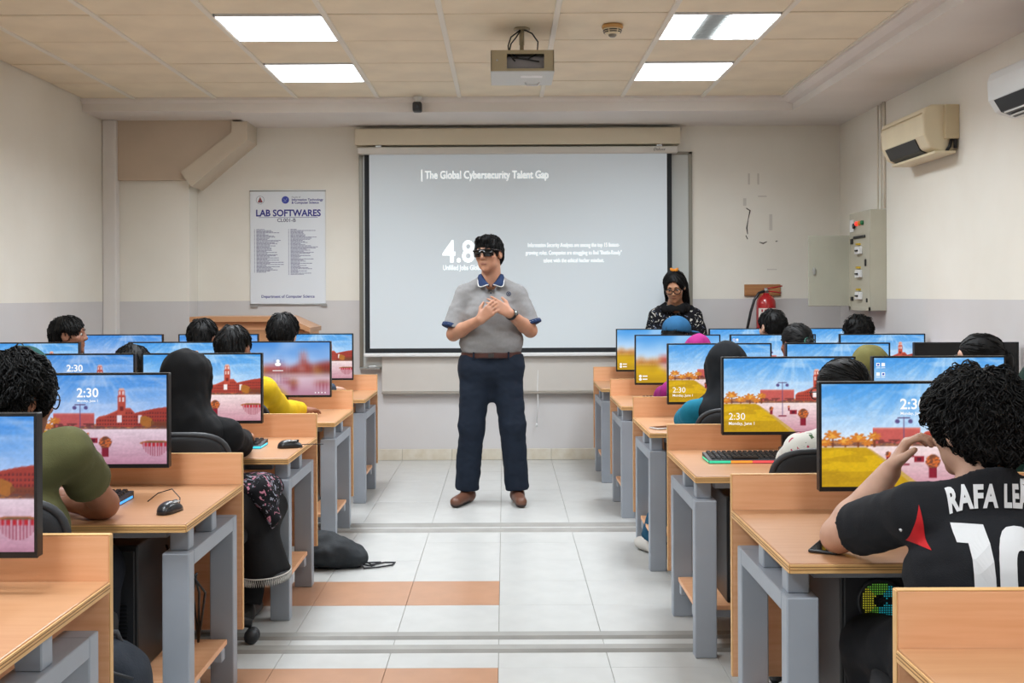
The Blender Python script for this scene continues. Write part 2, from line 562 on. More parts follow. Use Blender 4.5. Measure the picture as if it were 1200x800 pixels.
def body_mesh(root, J, skin, g=1.0, res=0.007, jaw=1.0, feet=True, relax=1):
    lo, hi = bounds(J, 0.17)
    lo[2] = min(lo[2], 0.0)
    F = Field(lo, hi, res)
    torso_prims(F, J, -0.006, g)
    F.cone(J['hl'], J['hr'], 0.11 * g, k=0.03, s=(1, 0.9, 1))
    leg_prims(F, J, -0.006, g)
    if feet:
        for s in 'lr':
            F.cone(J['a' + s] + A(0, -0.02, -0.045), J['t' + s], 0.034, 0.024, k=0.02)
    head_prims(F, J['hc'], J['R'], J['neck'], J.get('hs', 1.0), jaw, min(g, 1.03) * J.get('ng', 1.0))
    arm_prims(F, J, g)
    for s in 'lr':
        h = J.get('hand_' + s)
        if h:
            hand_prims(F, J['w' + s], h['fwd'], h['palm'], h.get('side', -1 if s == 'l' else 1), h.get('curl', 0.3), h.get('spread', 0.012), J.get('hand_size', 1.0) * h.get('hs', 1.0), h.get('fingers', (1, 1, 1, 1)))
    return F.obj('body', skin, root, relax)

def shirt_mesh(root, J, m, g=1.0, inf=0.012, sleeve='short', res=0.008, name='shirt', hem=None, wob=0.004, neck_r=0.066, cuff=0.72, loose=1.0, seed=1, collar=0.045, vneck=0.0, ng=1.0, belly=None):
    lo, hi = bounds({k: v for k, v in J.items() if k in ('pel', 'che', 'sl', 'sr', 'el', 'er', 'wl', 'wr', 'neck')}, 0.24)
    F = Field(lo, hi, res)
    torso_prims(F, J, inf, g)
    for s in 'lr':
        if sleeve == 'short':
            e = J['s' + s] + (J['e' + s] - J['s' + s]) * cuff
            F.cone(J['s' + s], e, 0.050 * g + inf, 0.050 * g + inf * 1.2 * loose, k=0.02, flat='b')
        elif sleeve == 'long':
            F.cone(J['s' + s], J['e' + s], 0.049 * g + inf, 0.042 * g + inf * loose, k=0.02)
            w = J['w' + s] + (J['e' + s] - J['w' + s]) * 0.06
            F.cone(J['e' + s], w, 0.042 * g + inf * loose, 0.031 * g + inf * loose, k=0.015, flat='b')
    if belly:
        F.ell(*belly, None, 0.04)
    F.wobble(wob, 26, seed, (1, 1, 0.6))
    F.wobble(wob * 0.6, 60, seed + 5, (0.6, 1, 1.2))
    nk = J['neck']
    F.cone(nk + A(0, -0.006, -0.03), nk + A(0, -0.012, collar + 0.03), 0.062 * ng + inf * 0.4, 0.060 * ng + inf * 0.4, k=0.02)
    X = F.ax[0][:, None, None]; Y = F.ax[1][None, :, None]; Z = F.ax[2][None, None, :]
    near = np.hypot(X - nk[0], Y - nk[1]) < 0.115
    d = Z - (nk[2] + collar * 0.5 - (Y - nk[1]) * 0.55) + 0 * X
    F.F = np.where(near & (Z > nk[2] - 0.03), np.maximum(F.F, d * 0.85), F.F).astype(np.float32)
    if vneck:
        F.ell(nk + A(0, 0.075, -0.02), (0.038 * vneck, 0.06, 0.062 * vneck), None, 0.006, 's')
    if hem is not None:
        F.cut(lambda X, Y, Z: hem - Z + 0 * X + 0 * Y)
    return F.obj(name, m, root)

def trousers_mesh(root, J, m, g=1.0, inf=0.012, res=0.009, name='trousers', top=None, rise=None, wob=0.004, ankle=0.06, seed=3, hip=0.112):
    lo, hi = bounds({k: v for k, v in J.items() if k in ('pel', 'hl', 'hr', 'kl', 'kr', 'al', 'ar')}, 0.2)
    F = Field(lo, hi, res)
    F.cone(J['hl'], J['hr'], hip * g + inf * 0.5, k=0.03, s=(1, 0.95, 1))
    if top is not None:
        F.cone(J['pel'], A(J['pel'][0], J['pel'][1], top), 0.125 * g + inf, 0.124 * g + inf, k=0.05, s=(1.2, 0.85, 1), flat='b')
    for s in 'lr':
        F.cone(J['h' + s], J['k' + s], 0.088 * g + inf, 0.066 * g + inf, k=0.03)
        F.cone(J['k' + s], J['a' + s], 0.066 * g + inf, ankle + inf, k=0.03, flat='b')
    if rise is not None:
        F.cone(J['pel'] - A(0, 0, 0.06), A(0, 0, rise), 0.10, 0.055, k=0.03, s=(1, 0.9, 1))
    F.wobble(wob, 22, seed, (1, 1, 0.7))
    F.wobble(wob * 0.5, 55, seed + 3, (1, 1, 1.3))
    if top is not None:
        F.cut(lambda X, Y, Z: Z - top + 0 * X + 0 * Y)
    return F.obj(name, m, root)

def shoes(root, J, m, sole=None):
    for s in 'lr':
        a = J['a' + s]; t = J['t' + s]
        d = (t - a); d[2] = 0; d /= np.linalg.norm(d)
        F = Field(np.minimum(a, t) - 0.12, np.maximum(a, t) + 0.12, 0.006)
        b = A(a[0], a[1], 0.042) - d * 0.035
        e = A(t[0], t[1], 0.034)
        F.cone(b, e, 0.042, 0.036, k=0.02, s=(1, 1, 0.9))
        F.cone(b + d * 0.02, A(a[0], a[1], 0.075), 0.040, 0.036, k=0.03)
        zb = min(b[2], e[2]) - 0.034
        F.cut(lambda X, Y, Z: 0.004 - Z + 0 * X + 0 * Y)
        o = F.obj('shoe', m, root)
        if sole:
            F = Field(np.minimum(a, t) - 0.12, np.maximum(a, t) + 0.12, 0.006)
            F.cone(b, e, 0.045, 0.039, k=0.02, s=(1, 1, 0.9))
            F.cut(lambda X, Y, Z: np.maximum(0.002 - Z, Z - 0.024) + 0 * X + 0 * Y)
            F.obj('sole', sole, o)

def lock_geo(F, V, N, n, flow, L, r, curl=0.0, lift=0.004, seed=0, seg=6, keep=None, wave=1.0):
    """tapered strands that follow the hair surface"""
    g = np.random.default_rng(seed)
    idx = g.choice(len(V), n, replace=True)
    P = V[idx] + g.normal(size=(n, 3)) * 0.001
    if keep is not None:
        kk = keep(P); P = P[kk]; n = len(P)
    ph = g.uniform(0, 6.28, n); lf = lift * g.uniform(0.4, 1.5, n); ll = L * g.uniform(0.6, 1.3, n)
    pts = [P]; cur = P.copy()
    for i in range(seg):
        f, gr = F.sample(cur)
        fl = flow(cur)
        fl = fl - gr * (fl * gr).sum(1, keepdims=True)
        fl /= np.linalg.norm(fl, axis=1, keepdims=True) + 1e-9
        sd = np.cross(gr, fl)
        a = ph + i * wave
        d = fl + sd * (curl * np.sin(a))[:, None] + gr * (curl * 0.5 * np.cos(a))[:, None]
        d /= np.linalg.norm(d, axis=1, keepdims=True)
        cur = cur + d * (ll / seg)[:, None]
        f, gr = F.sample(cur)
        cur = cur - gr * (f - lf * math.sin(math.pi * min(1, (i + 1.2) / seg) * 0.85))[:, None] * 0.8
        pts.append(cur)
    pts = np.stack(pts, 1)                                # n, seg+1, 3
    T = np.gradient(pts, axis=1); T /= np.linalg.norm(T, axis=2, keepdims=True) + 1e-9
    up = np.array([0.3, 0.5, 0.81]); u = np.cross(T, up); u /= np.linalg.norm(u, axis=2, keepdims=True) + 1e-9
    w = np.cross(T, u)
    rad = r * np.sin(np.linspace(0.55, 1.0, seg + 1) * math.pi)[None, :, None] * g.uniform(0.7, 1.3, (n, 1, 1)) + 0.0003
    ring = [pts + (u * math.cos(a) + w * math.sin(a)) * rad for a in (0, 2.094, 4.189)]
    VV = np.stack(ring, 2).reshape(-1, 3)                 # n,(seg+1),3
    base = (np.arange(n) * (seg + 1) * 3)[:, None, None]
    i = (np.arange(seg) * 3)[None, :, None]
    k = np.arange(3)[None, None, :]; k2 = (k + 1) % 3
    Q = np.stack([base + i + k, base + i + k2, base + i + 3 + k2, base + i + 3 + k], -1).reshape(-1, 4)
    return VV, Q

def hair_mesh(root, J, m, kind='short', res=0.005, n=500, seed=0, vol=0.0, name='hair', L=0.05, r=0.0035):
    F = Field((-0.17, -0.21, -0.42), (0.17, 0.17, 0.20), res)
    F.ell((0, -0.014, 0.034), (0.083 + vol, 0.103 + vol, 0.089 + vol), k=0.01)
    crown = np.array([0.0, -0.045, 0.13])
    flow = lambda P: (P - crown) * np.array([1, 1, 1.0]) + np.array([0, 0, -0.02])
    curl = 0.15; lift = 0.004
    if kind in ('short', 'curly', 'quiff', 'fade'):
        F.ell((0, -0.055, -0.005), (0.070 + vol * 0.7, 0.062 + vol, 0.080), k=0.02)
        if kind == 'curly':
            F.wobble(0.009, 55, seed); F.wobble(0.004, 120, seed + 2)
            curl = 1.0; lift = 0.010
        elif kind == 'quiff':
            F.cone((-0.035, 0.062, 0.092), (0.035, 0.066, 0.088), 0.017, k=0.03)
            F.wobble(0.003, 70, seed); lift = 0.006
        else:
            F.wobble(0.003, 70, seed); lift = 0.006; curl = 0.3
        F.ell((0, 0.108, -0.040), (0.078 + vol, 0.072, 0.092), k=0.008, op='s')      # face
        F.ell((0, 0.040, -0.105), (0.14, 0.075, 0.085), k=0.01, op='s')              # below the ears
        F.cut(lambda X, Y, Z: (-0.078 - Z) + 0 * X + 0 * Y)
        if kind != 'fade':
          for s in (-1, 1): F.ell((s * 0.093, 0.008, -0.020), (0.026, 0.034, 0.046), k=0.006, op='s')
        if kind == 'fade':
            F.ell((0, 0.125, -0.020), (0.09, 0.075, 0.095), k=0.008, op='s')
            F.cut(lambda X, Y, Z: (-0.035 - Z) + 0 * X + 0 * Y)
    else:
        F.ell((0, -0.050, -0.015), (0.074, 0.062, 0.085), k=0.02)
        F.ell((0, 0.108, -0.030), (0.066, 0.078, 0.098), k=0.008, op='s')
        if kind == 'tied':
            F.ell((0, 0.045, -0.110), (0.14, 0.075, 0.085), k=0.01, op='s')
            F.cut(lambda X, Y, Z: (-0.085 - Z) + 0 * X + 0 * Y)
            F.ell((0, -0.118, 0.0), (0.024, 0.022, 0.024), k=0.012)
            F.cone((0, -0.13, 0.0), (0.0, -0.125, -0.22), 0.024, 0.012, k=0.012, s=(1.2, 0.8, 1))
            tie = np.array([0.0, -0.115, 0.02])
            flow = lambda P: np.where((P[:, 1:2] < -0.108) & (P[:, 2:3] < 0.0), np.array([[0, 0, -1.0]]), tie - P)
            curl = 0.05; lift = 0.002; r *= 0.7
        elif kind == 'long':
            F.ell((0, 0.110, -0.020), (0.076, 0.080, 0.110), k=0.008, op='s')
            F.cone((-0.035, -0.06, -0.03), (-0.055, -0.075, -0.34), 0.060, 0.040, k=0.03, s=(1, 0.75, 1))
            F.cone((0.035, -0.06, -0.03), (0.055, -0.075, -0.34), 0.060, 0.040, k=0.03, s=(1, 0.75, 1))
            flow = lambda P: (P - np.array([0, 0.0, 0.16])) * np.array([0.35, 0.5, 1]) + np.array([0, -0.03, -0.05])
            curl = 0.08; lift = 0.003; L *= 1.6
        F.wobble(0.0022, 60, seed)
    V, Q = F.nets(1)
    if n:
        VV, QQ = lock_geo(F, V, None, n, flow, L, r, curl, lift, seed, wave=1.35 if kind == 'curly' else 0.7)
        Q = np.concatenate([Q, QQ + len(V)]); V = np.concatenate([V, VV])
    hs = J.get('hs', 1.0)
    V = (V * hs) @ J['R'].T + J['hc']
    me = fast_mesh(name, V, Q); me.materials.append(m)
    return link(bpy.data.objects.new(name, me), root)

def hijab_mesh(root, J, m, res=0.008, seed=0, name='headscarf', drape=1.0, long=0.0):
    lo, hi = bounds({k: v for k, v in J.items() if k in ('neck', 'sl', 'sr', 'hc', 'che')}, 0.22)
    F = Field(lo, hi, res)
    hc, R, hs = J['hc'], J['R'], J.get('hs', 1.0)
    H = lambda *p: hc + R @ (np.array(p) * hs)
    F.ell(H(0, -0.020, 0.026), np.array((0.090, 0.115, 0.104)) * hs, R, 0.02)
    F.ell(H(0, -0.015, -0.045), np.array((0.083, 0.098, 0.085)) * hs, R, 0.03)
    nk = J['neck']
    F.cone(H(0, -0.03, -0.06), nk + A(0, -0.01, -0.02), 0.085, 0.110, k=0.04)
    F.cone(H(0, 0.03, -0.09), nk + A(0, 0.06, -0.06), 0.060, 0.090, k=0.04)
    F.ell(nk + A(0, 0.0, -0.065), (0.190 * drape, 0.135, 0.085), None, 0.05)
    if long:
        F.cone(nk + A(0, -0.06, -0.03), nk + A(0, -0.09, -long), 0.10, 0.07, k=0.04, s=(1.3, 0.5, 1))
    rim = [H(0.064 * math.cos(a), 0.056 + 0.012 * math.sin(a), -0.020 + 0.098 * math.sin(a)) for a in np.linspace(0, 6.2832, 17)]
    for a, b in zip(rim[:-1], rim[1:]): F.cone(a, b, 0.017, k=0.012)
    F.wobble(0.007, 30, seed, (1, 1, 0.6))
    F.wobble(0.004, 75, seed + 1, (1, 0.8, 0.5))
    F.ell(H(0, 0.115, -0.020), np.array((0.055, 0.070, 0.080)) * hs, R, 0.012, 's')
    return F.obj(name, m, root)

def eyes(root, J, iris='#1c120d'):
    hc, R, hs = J['hc'], J['R'], J.get('hs', 1.0)
    mw = mat('eye_white', '#d9d4cc', 0.2); mi = mat('eye_iris', iris, 0.15)
    for s in (-1, 1):
        c = hc + R @ (A(s * 0.030, 0.0745, 0.007) * hs)
        mb = MB(); mb.superq((0, 0, 0), (0.0108 * hs,) * 3, 1, 1, 14, 8)
        o = mb.build('eye', mw, root); o.location = c
        mb = MB(); mb.superq((0, 0, 0), (0.0058 * hs, 0.0025 * hs, 0.0058 * hs), 1, 1, 12, 6)
        p = mb.build('iris', mi, o); p.location = R @ (A(0, 0.0100, -0.002) * hs)
        p.rotation_euler = Matrix(R.tolist()).to_euler()

def brows(root, J, m):
    hc, R, hs = J['hc'], J['R'], J.get('hs', 1.0)
    for s in (-1, 1):
        mb = MB()
        mb.tube([hc + R @ (A(s * x, y, z) * hs) for x, y, z in ((0.012, 0.0925, 0.030), (0.026, 0.0905, 0.036), (0.044, 0.0765, 0.032))], [0.003, 0.0038, 0.002], 6)
        mb.build('eyebrow', m, root)

def glasses(root, J, m, lens=None, thick=1.0):
    hc, R, hs = J['hc'], J['R'], J.get('hs', 1.0)
    H = lambda *p: hc + R @ (np.array(p) * hs)
    fr = MB()
    for s in (-1, 1):
        c = A(s * 0.033, 0.103, 0.004)
        ring = [H(c[0] + 0.027 * math.cos(a), c[1] - 0.25 * max(0, abs(c[0] + 0.027 * math.cos(a)) - 0.03), c[2] + 0.021 * math.sin(a)) for a in np.linspace(0, 6.283, 20, endpoint=False)]
        fr.tube(ring, 0.0022 * thick, 6, closed=True)
        fr.tube([H(s * 0.060, 0.097, 0.008), H(s * 0.074, 0.085, 0.010), H(s * 0.084, 0.03, 0.008), H(s * 0.085, -0.008, 0.004), H(s * 0.081, -0.022, -0.012)], 0.002, 6)
    fr.tube([H(-0.008, 0.104, 0.008), H(0, 0.107, 0.011), H(0.008, 0.104, 0.008)], 0.002, 6)
    o = fr.build('glasses', m, root)
    if lens:
        for s in (-1, 1):
            mb = MB()
            c = A(s * 0.033, 0.103, 0.004)
            ring = [H(c[0] + 0.026 * math.cos(a), c[1] - 0.25 * max(0, abs(c[0] + 0.027 * math.cos(a)) - 0.03), c[2] + 0.020 * math.sin(a)) for a in np.linspace(0, 6.283, 20, endpoint=False)]
            mb.add(ring, [tuple(range(20))])
            mb.build('lens', lens, o)
    return o

def seated_J(top=1.19, yaw=0, pitch=-6, roll=0, dx=0.0, lean=0.0, g=1.0, hs=1.0):
    hc = A(dx, 0.10 + lean, top - 0.122 * hs)
    neck = A(dx * 0.85, 0.055 + lean * 0.85, hc[2] - 0.135)
    sz = neck[2] - 0.062
    J = dict(pel=A(0, 0.0, 0.53), che=A(dx * 0.5, 0.02 + lean * 0.5, 0.53 + (sz - 0.53) * 0.58), neck=neck, hc=hc, R=rot(yaw, pitch, roll), hs=hs,
             sl=A(dx * 0.8 - 0.165 * g, 0.035 + lean * 0.8, sz), sr=A(dx * 0.8 + 0.165 * g, 0.035 + lean * 0.8, sz),
             el=A(-0.235 * g, 0.235 + lean * 0.3, 0.725), er=A(0.235 * g, 0.235 + lean * 0.3, 0.725),
             wl=A(-0.14, 0.43, 0.712), wr=A(0.14, 0.43, 0.712),
             hl=A(-0.09, 0.03, 0.515), hr=A(0.09, 0.03, 0.515), kl=A(-0.125, 0.40, 0.505), kr=A(0.125, 0.40, 0.505),
             al=A(-0.13, 0.27, 0.09), ar=A(0.13, 0.27, 0.09), tl=A(-0.14, 0.42, 0.03), tr=A(0.14, 0.42, 0.03))
    J['hand_l'] = dict(fwd=A(0.25, 1, -0.06), palm=A(0, 0, -1), curl=0.22)
    J['hand_r'] = dict(fwd=A(-0.25, 1, -0.06), palm=A(0, 0, -1), curl=0.22)
    return J

# ------------------------------------------------------------------ the room
XL, XR, YF, YB, ZC = -3.12, 2.71, 8.95, -2.6, 2.79
def structure(o):
    o['kind'] = 'structure'
    return o

structure(MB().box(XL - 0.12, XL, YB, YF + 0.12, -0.1, ZC + 0.2).build('wall_left', M_WALL))
structure(MB().box(XR, XR + 0.12, YB, YF + 0.12, -0.1, ZC + 0.2).build('wall_right', M_WALL))
wall_front = structure(MB().box(XL, XR, YF, YF + 0.12, -0.1, ZC + 0.2).build('wall_front', M_WALL))
structure(MB().box(XL, XR, YB - 0.12, YB, -0.1, ZC + 0.2).build('wall_back', M_WALL))

# floor: screed with separate tiles laid on it
floor = structure(MB().box(XL, XR, YB, YF, -0.1, -0.004).build('floor', M_GROUT))
T = 0.4
tile_me = {}
for key, m in (('w', M_FLOOR), ('p', M_PEACH)):
    me = MB().rbox(-T / 2 + 0.0009, T / 2 - 0.0009, -T / 2 + 0.0009, T / 2 - 0.0009, -0.0045, 0.0, 0.0008, 1).mesh('tile')
    me.materials.append(m); tile_me[key] = me
rest = MB()
y0 = 4.75 - 0.4 * 18
for j in range(40):
    ya = y0 + j * T
    if ya > YF - 0.05: break
    peach_row = abs(ya - 4.75) < 0.01 or abs(ya - 3.55) < 0.01 or abs(ya - 2.35) < 0.01
    for i in range(-8, 8):
        xa = -0.027 + i * T
        xa0, xb0 = max(xa, XL), min(xa + T, XR)
        if xb0 - xa0 < 0.02: continue
        ca = (xa0 + xb0) / 2, ya + T / 2
        full = xb0 - xa0 > T - 0.001
        if ya > 3.1 and full and ya + T <= YF + 0.02:
            o = inst('tile', tile_me['p' if (peach_row and i < 0) else 'w'], floor, (ca[0], ca[1], random.uniform(-0.0004, 0.0004)))
        else:
            rest.box(xa0 + 0.001, xb0 - 0.001, max(ya, YB) + 0.001, min(ya + T, YF) - 0.001, -0.0045, 0)
rest.build('tile_field', M_FLOOR, floor, 'stuff')

# baseboard of cut tiles
bb = structure(MB().box(XL, XR, YF - 0.008, YF, 0, 0.088).build('baseboard_front', M_GROUT))
bme = MB().rbox(-0.199, 0.199, YF - 0.013, YF - 0.006, 0.001, 0.09, 0.002, 1).mesh('tile'); bme.materials.append(M_BASE)
for i in range(-7, 7):
    xa = -0.027 + i * T
    if xa < XL or xa + T > XR: continue
    inst('tile', bme, bb, (xa + T / 2, 0, 0))
for nm, xa, xb in (('baseboard_left', XL, XL + 0.012), ('baseboard_right', XR - 0.012, XR)):
    structure(MB().rbox(xa, xb, YB, YF - 0.02, 0, 0.09, 0.002, 1).build(nm, M_BASE))

# ceiling: tiles in a metal grid, lamps in place of some tiles
ceiling = structure(MB().box(XL, XR, YB, YF, ZC + 0.03, ZC + 0.12).build('ceiling', M_SOFFIT))
GX = [-3.12, -2.73, -2.13, -1.53, -0.93, -0.325, 0.28, 0.877, 1.47, 2.06]
GY = [8.215 - 0.609 * k for k in range(18)]
bar = MB().rbox(-0.015, 0.015, GY[-1], GY[0], -0.006, 0.024, 0.002, 1).mesh('grid_bar'); bar.materials.append(M_GRID)
for x in GX[1:]:
    inst('grid_bar', bar, ceiling, (x, 0, ZC))
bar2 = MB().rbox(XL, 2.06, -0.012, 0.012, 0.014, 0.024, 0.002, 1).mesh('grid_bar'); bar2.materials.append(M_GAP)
for y in GY:
    inst('grid_bar', bar2, ceiling, (0, y, ZC))
LAMPS = []
for k in range(1, 17):
    if k in (1, 3, 5, 7, 9, 11, 13, 15):
        LAMPS += [(3, k), (7, k)]
SKIP = {(3, 7), (7, 7), (7, 9), (3, 13), (7, 13), (7, 15)}
LAMPS = [l for l in LAMPS if l not in SKIP]
tcache = {}
for i in range(len(GX) - 1):
    for k in range(len(GY) - 1):
        if (i, k) in LAMPS: continue
        w = GX[i + 1] - GX[i]; d = 0.609
        key = round(w, 3)
        if key not in tcache:
            me = MB().rbox(-w / 2 + 0.007, w / 2 - 0.007, -d / 2 + 0.009, d / 2 - 0.009, 0.0, 0.016, 0.003, 1).mesh('ceiling_tile')
            me.materials.append(M_CEIL); tcache[key] = me
        o = inst('ceiling_tile', tcache[key], ceiling, ((GX[i] + GX[i + 1]) / 2, (GY[k] + GY[k + 1]) / 2, ZC + 0.002 + random.uniform(0, 0.003)))
        o.rotation_euler = (random.uniform(-0.004, 0.004), random.uniform(-0.003, 0.003), 0)

# soffits round the tile field (front and right) with a stepped cove edge
t1 = MB()
t1.box(-2.02, XR, 8.215, YF, 2.685, ZC + 0.05)
t1.box(XL, -2.02, 8.215, YF, 2.70, ZC + 0.05)
t1.prism([(8.185, ZC + 0.02), (8.185, 2.775), (8.215, 2.755), (8.215, ZC + 0.02)], 'x', XL, 2.09)
structure(t1.build('trim_1', M_SOFFIT))
t2 = MB()
t2.box(2.14, XR, YB, 8.215, 2.685, ZC + 0.05)
t2.prism([(2.06, ZC + 0.02), (2.06, 2.772), (2.10, 2.745), (2.14, 2.735), (2.14, ZC + 0.02)], 'y', YB, 8.215)
structure(t2.build('trim_2', M_SOFFIT))
# boxed column at the left of the front wall, with its upper slab
t3 = structure(MB().box(XL, -2.47, 8.70, YF, 0, 2.70).build('trim_3', M_WALL))
structure(MB().prism([(-3.02, 2.235), (-3.02, 2.70), (-2.115, 2.70), (-2.115, 2.60), (-2.49, 2.30), (-2.47, 2.235)], 'y', 8.655, YF).build('trim_4', mat('pinkish_board', '#cdbca8', 0.6, var=0.05, scale=3)))
# slanted duct casing
def px(x, y, d):
    return ((x - 591) * d / 1300, 1.325 + (346 - y) * d / 1300)
poly = [px(272, 141, 8.62), px(290.7, 141, 8.62), px(290.7, 162, 8.62), px(224.9, 217, 8.62), px(212, 200, 8.62), px(272, 154, 8.62)]
structure(MB().prism(poly, 'y', 8.62, YF).build('trim_5', mat('duct_paint', '#d5c9b6', 0.55, var=0.04, scale=3)))
# corner pipe cover
structure(MB().rbox(XL, XL + 0.108, 8.61, 8.70, 0, 2.70, 0.01, 2).build('trim_6', M_SOFFIT))

# cable trunking across the floor
g_tr = 'grey cable covers across the floor'
for (y, lab) in ((6.385, 'grey cable cover strip on the floor, farthest one, in front of the speaker'),
                 (6.24, 'grey cable cover strip on the floor, second from the far end of the aisle'),
                 (4.31, 'grey cable cover strip on the floor nearer the camera, far strip of the pair'),
                 (4.15, 'grey cable cover strip on the floor, nearest strip of all')):
    mb = MB()
    mb.prism([(y - 0.036, 0.0), (y - 0.026, 0.012), (y + 0.026, 0.012), (y + 0.036, 0.0)], 'x', XL + 0.02, XR - 0.02)
    tag(mb.build('cable_cover', M_TRUNK), lab, 'cable cover', g_tr)

# marks of old tape and scraped paint on the front wall
mk = mat('old_tape_mark', '#d6d2c8', 0.7); mk2 = mat('scraped_paint', '#4b463d', 0.8)
for (x0, x1, z0, z1, m) in ((1.97, 1.985, 2.21, 2.30, mk), (2.045, 2.06, 2.21, 2.30, mk), (1.93, 1.955, 2.04, 2.10, mk), (2.14, 2.165, 1.84, 1.97, mk), (2.05, 2.12, 2.11, 2.12, mk), (2.12, 2.2, 1.52, 1.53, mk)):
    MB().rbox(x0, x1, YF - 0.0015, YF, z0, z1, 0.0005, 1).build('tape_mark', m, wall_front)
mb = MB(); mb.tube([(1.955, YF - 0.001, 2.02), (1.985, YF - 0.001, 2.0), (1.97, YF - 0.001, 1.93), (1.958, YF - 0.001, 1.86), (1.965, YF - 0.001, 1.81)], [0.004, 0.006, 0.003, 0.006, 0.003], 5); mb.build('scrape', mk2, wall_front)
mb = MB(); mb.tube([(2.06, YF - 0.001, 1.745), (2.09, YF - 0.001, 1.735), (2.12, YF - 0.001, 1.75)], [0.003, 0.006, 0.003], 5)
mb.tube([(1.95, YF - 0.001, 1.80), (1.965, YF - 0.001, 1.77)], 0.004, 5); mb.tube([(2.19, YF - 0.001, 1.75), (2.205, YF - 0.001, 1.755)], 0.004, 5); mb.build('scrape', mk2, wall_front)

# ------------------------------------------------------------------ ceiling lamps
M_LAMP = mat('lamp_diffuser', '#ffffff', 0.5, emit='#fffdf6', estr=LAMP)
M_LAMP.node_tree.nodes['Principled BSDF'].inputs['Emission Color'].default_value = (*LAMP_COLOR, 1)
M_LOUVRE = mat('lamp_louvre', '#b9bcbb', 0.35, metal=0.6)
def lamp_label(i, k):
    side = 'left' if i == 3 else 'right'
    d = {1: 'nearest the front wall', 3: 'second from the front wall'}.get(k)
    if d:
        return f'square white ceiling light {d}, in the {side} row' + (', partly dark' if (i, k) == (7, 3) else '')
    return f'unseen square ceiling light in the {side} row, {["third","fourth","fifth","sixth","seventh","eighth"][(k - 5) // 2]} from the front'
def lamp_light(t, x0, x1, w):
    ld = bpy.data.lights.new('lamp', 'AREA')
    ld.shape = 'RECTANGLE'; ld.size = x1 - x0; ld.size_y = 0.558
    ld.energy = w; ld.color = LAMP_COLOR; ld.spread = math.radians(LAMP_SPREAD)
    o = bpy.data.objects.new('lamp', ld); link(o, t); o.location = ((x0 + x1) / 2, 0, 0.004)
for (i, k) in LAMPS:
    cx = (GX[i] + GX[i + 1]) / 2; cy = (GY[k] + GY[k + 1]) / 2
    t = thing('ceiling_light', lamp_label(i, k), 'ceiling light', (cx, cy, ZC), 0, 'square ceiling lights')
    w = 0.292; d = 0.293
    f = MB(); f.box(-w, w, -d, -d + 0.014, -0.002, 0.03); f.box(-w, w, d - 0.014, d, -0.002, 0.03); f.box(-w, -w + 0.014, -d, d, -0.002, 0.03); f.box(w - 0.014, w, -d, d, -0.002, 0.03)
    f.build('frame', M_WHITEPL, t)
    if (i, k) == (7, 3):
        MB().box(-w + 0.014, -0.10, -d + 0.014, d - 0.014, 0.006, 0.014).build('diffuser', M_LAMP, t)
        MB().box(0.03, w - 0.014, -d + 0.014, d - 0.014, 0.006, 0.014).build('diffuser', M_LAMP, t)
        lamp_light(t, -w + 0.014, -0.10, LAMP_W * 0.32); lamp_light(t, 0.03, w - 0.014, LAMP_W * 0.46)
        lv = MB(); lv.box(-0.10, 0.03, -d + 0.014, d - 0.014, 0.02, 0.028)
        for q in range(10):
            y = -d + 0.03 + q * 0.058
            lv.box(-0.098, 0.028, y, y + 0.004, 0.0, 0.02)
        lv.build('louvre', M_LOUVRE, t)
    else:
        MB().box(-w + 0.014, w - 0.014, -d + 0.014, d - 0.014, 0.006, 0.014).build('diffuser', M_LAMP, t)
        lamp_light(t, -w + 0.014, w - 0.014, LAMP_W)

# ------------------------------------------------------------------ projector, camera, smoke detector
t = thing('projector', 'ceiling projector in a metal cage hanging from a pole above the aisle', 'projector', (0.102, 5.90, 2.79))
M_PROJ = mat('projector_cage', '#a99e84', 0.5, metal=0.2)
M_PROJ2 = mat('projector_body', '#c9cdca', 0.4)
f = MB(); x0, x1, z0, z1 = -0.168, 0.168, -0.271, -0.165
f.box(x0, x0 + 0.085, 0, 0.004, z0, z1); f.box(0.115, x1, 0, 0.004, z0, z1); f.box(x0 + 0.085, 0.115, 0, 0.004, z1 - 0.016, z1); f.box(x0 + 0.085, 0.115, 0, 0.004, z0, z0 + 0.012)
f.box(x0, x0 + 0.004, 0, 0.38, z0, z1); f.box(x1 - 0.004, x1, 0, 0.38, z0, z1); f.box(x0, x1, 0, 0.38, z1, z1 + 0.004)
f.build('cage', M_PROJ, t)
MB().rbox(x0 - 0.002, x1 + 0.002, 0.0, 0.385, z0 - 0.006, z0, 0.002, 1).build('underside_plate', M_PROJ2, t)
MB().rbox(-0.15, 0.15, 0.03, 0.36, z0 + 0.004, z1 - 0.02, 0.02, 3).build('projector_body', mat('projector_case', '#8d8b90', 0.4), t)
f = MB(); f.rbox(-0.008, 0.11, 0.10, 0.16, z0 - 0.0075, z0 - 0.006, 0.0006, 1); f.build('sticker', M_WHITEPL, t)
f = MB(); f.tube([(0.02, 0.3, z0 - 0.006), (0.03, 0.3, z0 - 0.02), (0.09, 0.3, z0 - 0.02), (0.10, 0.3, z0 - 0.006)], 0.006, 8); f.build('handle', M_WHITEPL, t)
f = MB(); f.lathe([(0.014, 0.0), (0.014, -0.09), (0.011, -0.09), (0.011, -0.12), (0.016, -0.12), (0.016, -0.165)], (0, 0.2, 0), 14); f.lathe([(0.045, 0), (0.045, -0.008)], (0, 0.2, 0), 16); f.build('pole', M_PROJ, t)
f = MB()
